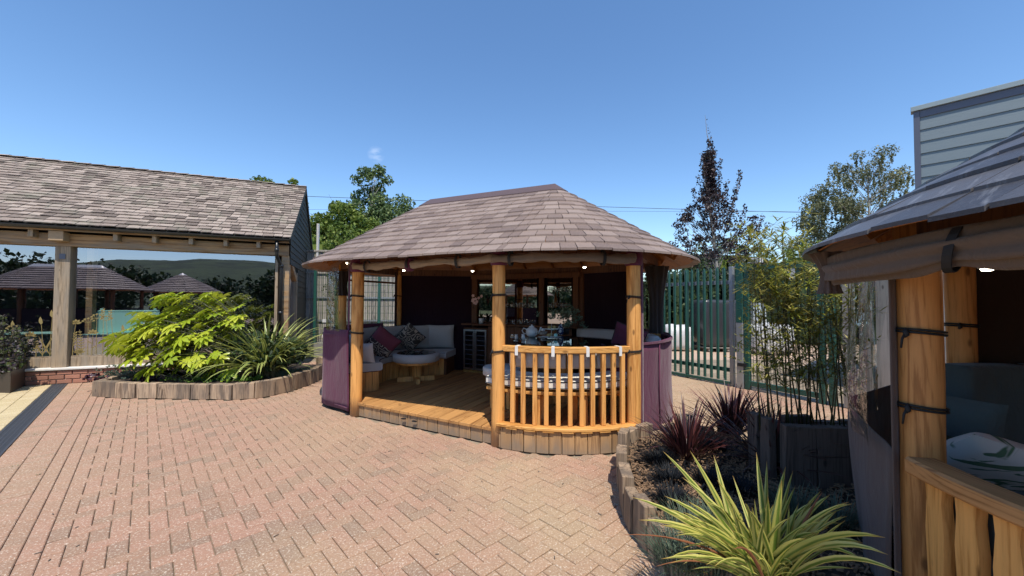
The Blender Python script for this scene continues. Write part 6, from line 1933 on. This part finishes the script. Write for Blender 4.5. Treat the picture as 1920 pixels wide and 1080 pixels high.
# ---------------------------------------------------------------- right pavilion, close to the camera
rpv = thing('near_pavilion', (Q.x, Q.y, 0), 'timber pavilion with dark slate grey tiled roof close at the right edge', 'pavilion')
pav_main = pav; pav = rpv
ZE2, ZR2, RE2 = 1.885, 2.985, 1.745
QB = Q+V((0, -2.1)); NL = V((-1, 0))
tiled_roof(rpv, QB, Q, V((1, 0)), RE2, ZE2, ZR2, 10, .34, M['tile_slate'], M['cap'], capr=.15, th=.017, limit=120, seed=8, soff=M['pine_soffit'], rough=.004)
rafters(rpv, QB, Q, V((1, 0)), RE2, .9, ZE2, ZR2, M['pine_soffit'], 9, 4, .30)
F_ = V((1.845, 1.77)); S2 = V((3.13, 2.72)); R2 = 1.42
rp_posts = [(F_, .077), (S2, .075), (V((4.3, 2.2)), .1), (V((1.72, .35)), .1), (V((1.72, -1.1)), .1), (V((4.6, .4)), .1), (V((4.6, -1.3)), .1)]
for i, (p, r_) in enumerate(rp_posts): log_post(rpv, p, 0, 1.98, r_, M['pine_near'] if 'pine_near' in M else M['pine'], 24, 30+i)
for z in (1.47, 1.135): rope(rpv, F_, z, .080, True, -PI*.90)
rope(rpv, S2, 1.45, .078, False)
for i in range(5):
    a, b = [(S2, F_), (F_, V((1.72, .35))), (V((1.72, .35)), V((1.72, -1.1))), (S2, V((4.3, 2.2))), (V((4.3, 2.2)), V((4.6, .4)))][i]
    MB().box(((a.x+b.x)/2, (a.y+b.y)/2, 1.93), ((b-a).length+.1, .10, .14), (b.x-a.x, b.y-a.y, 0)).build('ring_beam', M['pine_dark'], rpv)
MB().prism(arc(Q, 1.44, 0, PI, 24)+[Q+V((-1.44, -3)), Q+V((1.44, -3))], 0, .10).build('deck', M['deck'], rpv)
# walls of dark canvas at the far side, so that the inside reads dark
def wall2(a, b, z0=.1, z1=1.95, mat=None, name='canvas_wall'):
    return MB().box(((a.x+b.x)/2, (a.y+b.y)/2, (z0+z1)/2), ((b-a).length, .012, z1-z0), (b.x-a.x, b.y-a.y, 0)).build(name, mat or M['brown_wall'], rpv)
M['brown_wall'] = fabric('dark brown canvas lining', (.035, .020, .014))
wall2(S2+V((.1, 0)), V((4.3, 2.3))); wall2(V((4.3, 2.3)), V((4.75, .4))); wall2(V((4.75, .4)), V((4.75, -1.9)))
# handrail curving towards the camera and shaped balusters
aF = ang(F_, Q); 
rl = arc(Q, 1.45, aF+.075, aF+1.25, 20)
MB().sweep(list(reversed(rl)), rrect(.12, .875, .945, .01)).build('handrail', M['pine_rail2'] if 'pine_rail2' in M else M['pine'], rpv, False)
for i in range(9):
    a = aF+.135+i*.088
    p = Q+V((math.cos(a), math.sin(a)))*1.45
    tx = V((-math.sin(a), math.cos(a), 0)); nn = V((math.cos(a), math.sin(a), 0))
    mb = MB(); prof = [(.10, .040), (.3, .043), (.5, .036), (.68, .043), (.80, .034), (.875, .040)]
    vs = []; 
    for z, w in prof:
        for sx, sy in ((-1, -1), (1, -1), (1, 1), (-1, 1)): vs.append(V((p.x, p.y, z))+tx*w*sx+nn*.02*sy)
    fs = []
    for k in range(len(prof)-1):
        for q in range(4): fs.append((k*4+q, k*4+(q+1) % 4, k*4+4+(q+1) % 4, k*4+4+q))
    fs = [tuple(reversed(f)) for f in fs]+[(0, 1, 2, 3), (len(vs)-1, len(vs)-2, len(vs)-3, len(vs)-4)]
    mb.add(vs, fs).build('baluster', M['pine'], rpv)
# taupe curtain and clear panel behind the near post
aS2 = ang(S2, Q)
cpath = [F_+V((-.10, .06))]+arc(Q, 1.50, aF-.13, aF-.95, 16)
panel([F_+V((-.125, .0)), F_+V((-.06, .03))], .05, 1.84, M['taupe'], 'curtain_edge')
panel([F_+V((-.085, .03))]+arc(Q, 1.50, aF-.12, aF-.95, 14), .05, .9, M['taupe'], 'taupe_curtain', wav=.06, wf=3.0, zt=lambda t: .93+.12*t)
panel(arc(Q, 1.49, aF-.06, aF-.85, 14), .9, 1.86, M['clear'], 'clear_panel', th=0, wav=.10, wf=6)
# big rolled canvas under the near eave
def big_roll():
    path = arc(Q, 1.60, aF-.28, PI, 14)[:-1]+[V((1.56, 1.2)), V((1.56, .5)), V((1.56, -.2))]
    P = resample(path, .03); n = len(P); m = 36; mb = MB()
    tpin = .03*min(range(n), key=lambda k: abs((proj((P[k].x, P[k].y, 1.8)) or (9e9, 0))[0]-1790))
    for i, p in enumerate(P):
        t = i*.03; tt = (P[min(i+1, n-1)]-P[max(i-1, 0)]).normalized(); s = V((tt.y, -tt.x))
        pin = 1-.35*math.exp(-((t-tpin)/.10)**2)
        for k in range(m):
            a = 2*PI*k/m
            fold = .22*math.sin(7*a+noise.noise(V((t*1.2, 0, 0)))*3)+.07*noise.noise(V((t*3, math.cos(a)*2, math.sin(a)*2)))
            q = (.062*(1+fold))*(1 if math.sin(a) > 0 else pin)
            mb.v.append(V((p.x+s.x*q*.75*math.cos(a), p.y+s.y*q*.75*math.cos(a), 1.79+q*1.15*math.sin(a)))); mb.uv.append((0, 0))
    for i in range(n-1):
        for k in range(m):
            j = (k+1) % m; mb.f.append((i*m+k, (i+1)*m+k, (i+1)*m+j, i*m+j))
    mb.f.append(tuple(reversed(range(m)))); mb.f.append(tuple((n-1)*m+k for k in range(m)))
    mb.build('rolled_canvas', M['beige2'], rpv, True)
    return P
M['beige2'] = fabric('rolled taupe canvas', (.13, .092, .068), (.055, .040, .032))
BP = big_roll()
ki = min(range(len(BP)-1), key=lambda k: abs((proj((BP[k].x, BP[k].y, 1.8)) or (9e9, 0))[0]-1790)); p = BP[ki]; tt = (BP[ki+1]-p).normalized(); s = V((tt.y, -tt.x)); mb = MB()
pts = [V((p.x+s.x*.052*math.cos(a), p.y+s.y*.052*math.cos(a), 1.795+.082*math.sin(a)))+V((tt.x, tt.y, 0))*.03*math.sin(a+.8) for a in [2*PI*k/20 for k in range(21)]]
vs = []
for q in pts: vs += [q-V((tt.x, tt.y, 0))*.016, q+V((tt.x, tt.y, 0))*.016]
mb.add(vs, [(2*i, 2*i+1, 2*i+3, 2*i+2) for i in range(20)]); o = mb.build('roll_strap', M['black'], rpv)
o.modifiers.new('thickness', 'SOLIDIFY').thickness = .004
drape((1.86, 2.28), 1.66, 1.90, .05, .08, M['taupe'], 9)
for i, (px, py, Y) in enumerate(((1851, 504, 1.75), (1802, 442, 1.75))):  # second is no lamp: glowing disc added for a reflected bulb
    q = at_y(px, py, Y)
    l = thing('downlight', q, ('glowing downlight just under the rolled canvas of the near pavilion', 'glowing disc in place of a curled bulb reflection above the near rolled canvas')[i], 'light')
    MB().lathe(q+V((0, 0, .0)), [(0, .025), (.03, .025), (.03, .005), (.024, .0)], 14).build('housing', M['steel'], l, True)
    MB().lathe(q, [(.022, .003), (.018, -.008), (0, -.012)], 14).build('bulb', M['bulb'], l, True)
# bench, backrest and cushions inside
nb = thing('teal_bench', (Q.x, Q.y-.2, .1), 'curved bench with pale teal seat inside the near pavilion', 'bench')
ring_seg(Q, .85, 1.33, aF-.55, aF+1.2, .10, .52, M['pine_dark'], 'base', nb)
ring_seg(Q, .80, 1.35, aF-.55, aF+1.2, .53, .66, M['teal'], 'seat_cushion', nb, ch=.02, smooth=False)
ring_seg(Q, 1.33, 1.40, aF+.12, aF+1.2, .66, .84, M['teal'], 'low_backrest', nb, ch=.02)
for i in range(4):
    A = aS2+.25-.42*i; s0 = A-.40
    ring_seg(Q, 1.16, 1.34, s0, A-.02, .50, 1.21, M['teal'], 'back_cushion', nb, 8, .03, True)
M['leafprint'] = NT('x').m
def leafprint():
    m = NT('leaf print cushion cloth'); uv = m.n('ShaderNodeUVMap').outputs[0]
    n = m.noise(m.vscale(uv, (2.2, 9, 1), .7), 1.0, 2, .5, dist=1.2)
    f = m.maprange(n, .54, .60); n2 = m.noise(uv, 3, 2)
    m.pbr(m.mix(f, (.58, .55, .52), m.mix(n2, (.05, .12, .07), (.14, .2, .12))), .85, spec=.2); return m.m
M['leafprint'] = leafprint()
q = at_y(1858, 868, 2.0)
cushion('scatter_cushion', .44, .42, .15, rot_to((q.x, q.y, q.z), rad(-35), rad(50), rad(25)), M['leafprint'], 'pale scatter cushion with green leaf print on the near teal bench', 'cushion', seed=21, piping=False)
q = at_y(1795, 855, 2.15)
cushion('scatter_cushion', .36, .30, .13, rot_to((q.x-.02, q.y, q.z-.03), rad(-20), rad(20), rad(15)), plain('dark green cushion velvet', (.012, .05, .04), .7, 6, .3), 'dark green scatter cushion beside the near post', 'cushion', seed=22, piping=False)
q = at_y(1783, 800, 2.35)
cushion('scatter_cushion', .42, .42, .15, rot_to((q.x, q.y, q.z), rad(-60), rad(15), rad(5)), M['teal'], 'plain pale teal cushion leaning behind the near post', 'cushion', seed=23, piping=False)
pav = pav_main
# ---------------------------------------------------------------- blue grey clad building behind it
cb = V((6.72, 6.45)); bd = V((.685, -.728)).normalized(); bn = V((-bd.y, bd.x)); 
if bn.y > 0: bn = -bn                                        # outward normal (towards the camera)
bld = thing('clad_building', (cb.x+bd.x*2, cb.y+bd.y*2, 0), 'flat roofed blue grey weatherboard building rising behind the near pavilion', 'building')
def B3(a, o, z): p = cb+bd*a+bn*o; return V((p.x, p.y, z))
HB = 4.88; LB = 5.5
h = .198; z = HB-.19; its = []
k = 0
while z > .1:
    z0 = z-h; a, b = .075, LB
    vs = [B3(a, .028, z0), B3(b, .028, z0), B3(b, .012, z+.012), B3(a, .012, z+.012), B3(a, .010, z0), B3(b, .010, z0)]
    its.append((vs, [(0, 1, 2, 3), (4, 5, 1, 0), (0, 3, 4)])); z = z0; k += 1
pieces(its, 'weatherboard', M['siding'], bld, 60)
def bb_(name, a0_, a1_, o0, o1, z0, z1, mat):
    c = B3((a0_+a1_)/2, (o0+o1)/2, (z0+z1)/2)
    return MB().box(c, (a1_-a0_, abs(o1-o0), z1-z0), (bd.x, bd.y, 0), .003).build(name, mat, bld)
bb_('corner_trim', 0, .073, -.03, .035, 0, HB-.06, M['trim_grey'])
bb_('fascia_board', .075, LB, .0, .032, HB-.185, HB-.065, M['trim_grey'])
bb_('coping', -.03, LB*.35, -.10, .065, HB-.062, HB+.015, M['trim_light'])
bb_('coping', LB*.35+.006, LB+.05, -.10, .065, HB-.062, HB+.015, M['trim_light'])
bb_('core_wall', .02, LB, -3.5, -.002, 0, HB-.07, M['trim_grey'])
# ---------------------------------------------------------------- trees
def crown_env(w, kind='round'):
    if kind == 'round': return lambda t: w*math.sqrt(max(.02, 1-((t-.62)/.42)**2)) if t > .2 else w*.2
    if kind == 'cone': return lambda t: w*max(.05, (1-t)*1.15)
    return lambda t: w
def T(px, Y): return at_y(px, 560, Y)
b = T(693, 24); tree('young_ash_tree', (b.x, b.y, 0), 10.0, 'slender light green tree standing above the hedge behind the left pavilion roof', 'tree', M['tree_leaf2'], M['bark_pale'], 3,
     lambda t: 1.15*math.sin(max(0, min(1, (t-.60)/.42))*PI)**.7+.12, 26, 130, .20, .48, .11, .95, z0=.63)
for i, (px, Y, H, w, lb_t, mt, nc) in enumerate(((608, 24, 6.7, 1.6, 'rounded green tree just right of the gable at the left', 'tree_leaf', 26), (645, 23, 7.3, 2.0, 'broad green tree below the slender ash', 'tree_leaf', 34), (735, 25, 7.9, 2.2, 'darker green tree behind the left slope of the pavilion roof', 'tree_leaf2', 34), (690, 27, 7.6, 2.4, 'dense green tree behind the ash trunk', 'tree_leaf2', 30), (585, 27, 6.6, 1.8, 'loose pale green tree touching the gable edge', 'tree_leaf', 22), (780, 28, 8.0, 1.8, 'dark tree top just clearing the pavilion roof', 'tree_leaf2', 20))):
    b = T(px, Y); tree('broadleaf_tree', (b.x, b.y, 0), H, lb_t, 'tree', M[mt], M['bark'], 100+i, lambda t, w=w: w*math.sin(max(0.02, min(1, (t+.12)/1.14))*PI)**.5, nc+10, 380, .20, .70, .14, .8, 'green trees behind the left fence', z0=.15)
b = T(515, 33); tree('broadleaf_tree', (b.x, b.y, 0), 12.0, 'tree top just showing above the oak building ridge', 'tree', M['tree_leaf'], M['bark'], 120, lambda t: 2.0 if t > .5 else .6, 16, 260, .22, .7, .2, .85, z0=.55)
# copper beech: upright, with loose side spires and a thin leader
b = T(1352, 17.5); cbt = (b.x, b.y, 0)
tree('copper_beech', cbt, 8.4, 'dark purple leaved tree with an open spiky crown behind the palisade gate', 'tree', M['copper_leaf'], M['bark_pale'], 7,
     lambda t: (2.15 if t < .60 else max(.14, 2.15-(t-.60)*10))*(1 if t < .82 else .8), 150, 70, .125, .32, .10, .98, lean=(-.55, 0), limb_r=.02, z0=.22)
r = random.Random(4)
cp = [o for o in bpy.data.objects if o.name == 'copper_beech'][0]
mb = MB(); lm = MB()
for k, (px, py) in enumerate(((1322, 215), (1330, 262), (1318, 300), (1385, 322), (1310, 330), (1302, 352), (1378, 350), (1395, 385), (1428, 402), (1294, 400), (1415, 405), (1405, 430), (1362, 340), (1350, 300), (1286, 445), (1436, 420))):
    tip = at_y(px, py, 17.5+r.uniform(-.5, .5)); st_ = V((cbt[0]+(tip.x-cbt[0])*.25, cbt[1], tip.z-(2.2 if k else 1.8)))
    lm.tube([st_, st_.lerp(tip, .5)+V(((tip.x-cbt[0])*.18, 0, 0)), tip], [.022, .014, .004], 4, False)
    n = 9
    for q in range(n):
        t = q/n
        if k == 0 and t > .35: scatter_leaves(mb, st_.lerp(tip, t), (.05, .05, .1), 4, .07, r); continue
        c = st_.lerp(tip, t+.08)+V(((tip.x-cbt[0])*.25*t*(1-t)*2, 0, 0)); scatter_leaves(mb, c, (.13, .13, .17), 20, .11, r)
lm.build('limbs', M['bark_pale'], cp, kind='stuff'); mb.build('crown', M['copper_leaf'], cp, kind='stuff')
# silver birch, drooping and airy
b = T(1628, 22)
tree('silver_birch', (b.x, b.y, 0), 9.9, 'airy olive green birch with drooping twigs behind the near pavilion roof', 'tree', M['birch_leaf'], M['bark_pale'], 17,
     lambda t: 3.3*math.sin(max(0.02, min(1, (t+.02)/1.1))*PI)**.6, 90, 150, .12, .48, .13, .93, limb_r=.03, droopy=.5, z0=.40)
b = T(1545, 23)
tree('silver_birch', (b.x, b.y, 0), 8.2, 'lower left hand stem of the airy birch reaching toward the copper tree', 'tree', M['birch_leaf'], M['bark_pale'], 27,
     lambda t: 2.1*math.sin(max(0.02, min(1, (t+.05)/1.1))*PI)**.6, 50, 140, .12, .45, .10, .9, limb_r=.025, droopy=.45, z0=.45)
# hedges and shrubs behind the right yard
def hedge(name, pts, h, w, label, mat, seed, n, size=.14):
    r = random.Random(seed); mb = MB()
    P = resample(pts, .5)
    for i, p in enumerate(P):
        hh = h*(1+.18*noise.noise(V((p.x*.5, p.y*.5, seed))))
        for k in range(n):
            scatter_leaves(mb, (p.x+r.uniform(-w, w)*.5, p.y+r.uniform(-w, w)*.5, r.uniform(.1, 1)**.7*hh), (.35, .35, .3), 26, size, r, .2)
        mb.box((p.x, p.y+.2, hh*.42), (.6, w*.5, hh*.84))
    return foliage_thing(name, mb, mat, (P[0].x, P[0].y, 0), label, 'hedge')
hedge('evergreen_hedge', [V((5.2, 15.8)), V((15.5, 15.8))], 3.1, 1.2, 'dark evergreen hedge closing the yard behind the palisade gate', M['dark_leaf'], 3, 16)
hedge('leafy_hedge', [V((9.5, 20.5)), V((24, 20.5))], 4.7, 1.6, 'green hedge line behind the bamboo and under the birch', M['tree_leaf'], 5, 16, .16)
hedge('rear_hedge', [V((-14, 19)), V((-3, 19))], 5.2, 1.6, 'thick green hedge behind the silvered fence on the left', M['tree_leaf'], 6, 16, .16)
hedge('rear_shrubbery', [V((-4, 22)), V((9.5, 20))], 2.9, 1.4, 'dark shrubbery hidden behind the middle pavilion', M['dark_leaf'], 8, 8, .16)
# overhead wires
def wire(name, p0, p1, sag, r_, label):
    mb = MB(); pts = [p0.lerp(p1, i/30)-V((0, 0, sag*4*(i/30)*(1-i/30))) for i in range(31)]
    solo(mb.tube(pts, r_, 5).build(name, M['black'], None), label, 'cable', 'overhead cables')
a, b_ = at_y(575, 360, 30), at_y(1640, 378, 30)
def ex_(a, b, k0, k1): d = b-a; return a-d*k0, b+d*k1
p0, p1 = ex_(at_y(575, 360, 30), at_y(1290, 386, 30), 1.2, .8); wire('overhead_cable', p0, p1, .35, .018, 'upper of two overhead cables crossing the sky behind the trees')
p0, p1 = ex_(at_y(578, 386, 36), at_y(1290, 391, 36), 1.2, .8); wire('overhead_cable', p0, p1, .35, .011, 'lower thinner overhead cable crossing the sky behind the trees')
# ---------------------------------------------------------------- what stands behind the camera and shows in the window
def display_pavilion(c, angd, half, R, label, seed):
    c = V(c); t = thing('display_pavilion', (c.x, c.y, 0), label, 'pavilion', 'pavilions reflected in the big window')
    u_ = V((math.cos(angd), math.sin(angd))); nf = V((u_.y, -u_.x))
    c0, c1 = c-u_*half, c+u_*half
    r = random.Random(seed)
    pt = tiled_roof(t, c0, c1, nf, R, 2.10, 3.3, 10, .5, M['tile'], M['cap_sunlit'], capr=.2, th=.05, limit=0, seed=seed, soff=M['pine_soffit'])
    for s_ in range(8):
        q = pt(s_/2+.25, R-.4); log_post(t, (q.x, q.y), 0, 2.2, .08, M['pine_dark'], 8, s_)
    for k in range(12):
        s_ = k/3; p, q = pt(s_, R-.42), pt(s_+1/3, R-.42)
        MB().box(((p.x+q.x)/2, (p.y+q.y)/2, .62), ((q-p).to_2d().length, .03, 1.15), (q.x-p.x, q.y-p.y, 0)).build('canvas_skirt', M['purple_dark'], t)
    return t
M['cap_sunlit'] = plain('sunlit ridge cap', (.6, .58, .55), .4, 5, .1)  # pale tone paints sunlight on the mirrored ridges into the cap
display_pavilion((-9.9, -9.6), .5, 1.3, 1.95, 'oval display pavilion behind the camera seen mirrored in the window beside the oak post', 1)
display_pavilion((-5.4, -12.6), 0, .01, 2.1, 'conical display pavilion behind the camera seen mirrored left of the fatsia', 2)
display_pavilion((-15.6, -7.2), .4, .9, 1.9, 'display pavilion behind the camera mirrored at the far left of the window', 3)
r = random.Random(77)
def ridge(name, y0, x0, x1, hfun, depth, mat):
    n = 60; mb = MB(); m = 5
    for i in range(n+1):
        x = x0+(x1-x0)*i/n
        for j in range(m+1):
            q = j/m; h_ = hfun(x)*math.sin(q*PI/2); y = y0-depth*q
            mb.v.append(V((x, y, h_+1.5*noise.noise(V((x*.05, y*.05, 1)))*(q > 0)))); mb.uv.append((0, 0))
    for i in range(n):
        for j in range(m):
            a = i*(m+1)+j; mb.f.append((a, a+1, a+m+2, a+m+1))
    return tag(mb.build(name, mat, None, True), kind='structure')
ridge('wooded_hill', -150, -420, 260, lambda x: 19+7*math.sin(x*.012+1.2)+3*math.sin(x*.03), 160, M['woodland'])
for i in range(26):
    x = -70+i*4.4+r.uniform(-1.5, 1.5); y = -36-r.uniform(0, 8)
    H = 4.6+r.uniform(-1.3, 2.2)
    if -36 < x < -24: H += 1.2
    mb = MB()
    for k in range(26):
        a = r.uniform(0, 2*PI); q = r.random()**.6
        scatter_leaves(mb, (x+2.9*math.cos(a)*q, y+2.4*math.sin(a)*q, H*(.12+.75*r.random())), (1.5, 1.5, 1.3), 60, .55, r)
    t = thing('background_tree', (x, y, 0), 'dark tree in the row behind the camera, seen only mirrored in the window', 'tree', 'dark trees mirrored in the window')
    MB().tube([(x, y, 0), (x, y, H*.5)], [.25, .12], 6).build('trunk', M['bark'], t); mb.build('crown', M['dark_leaf'], t, kind='stuff')
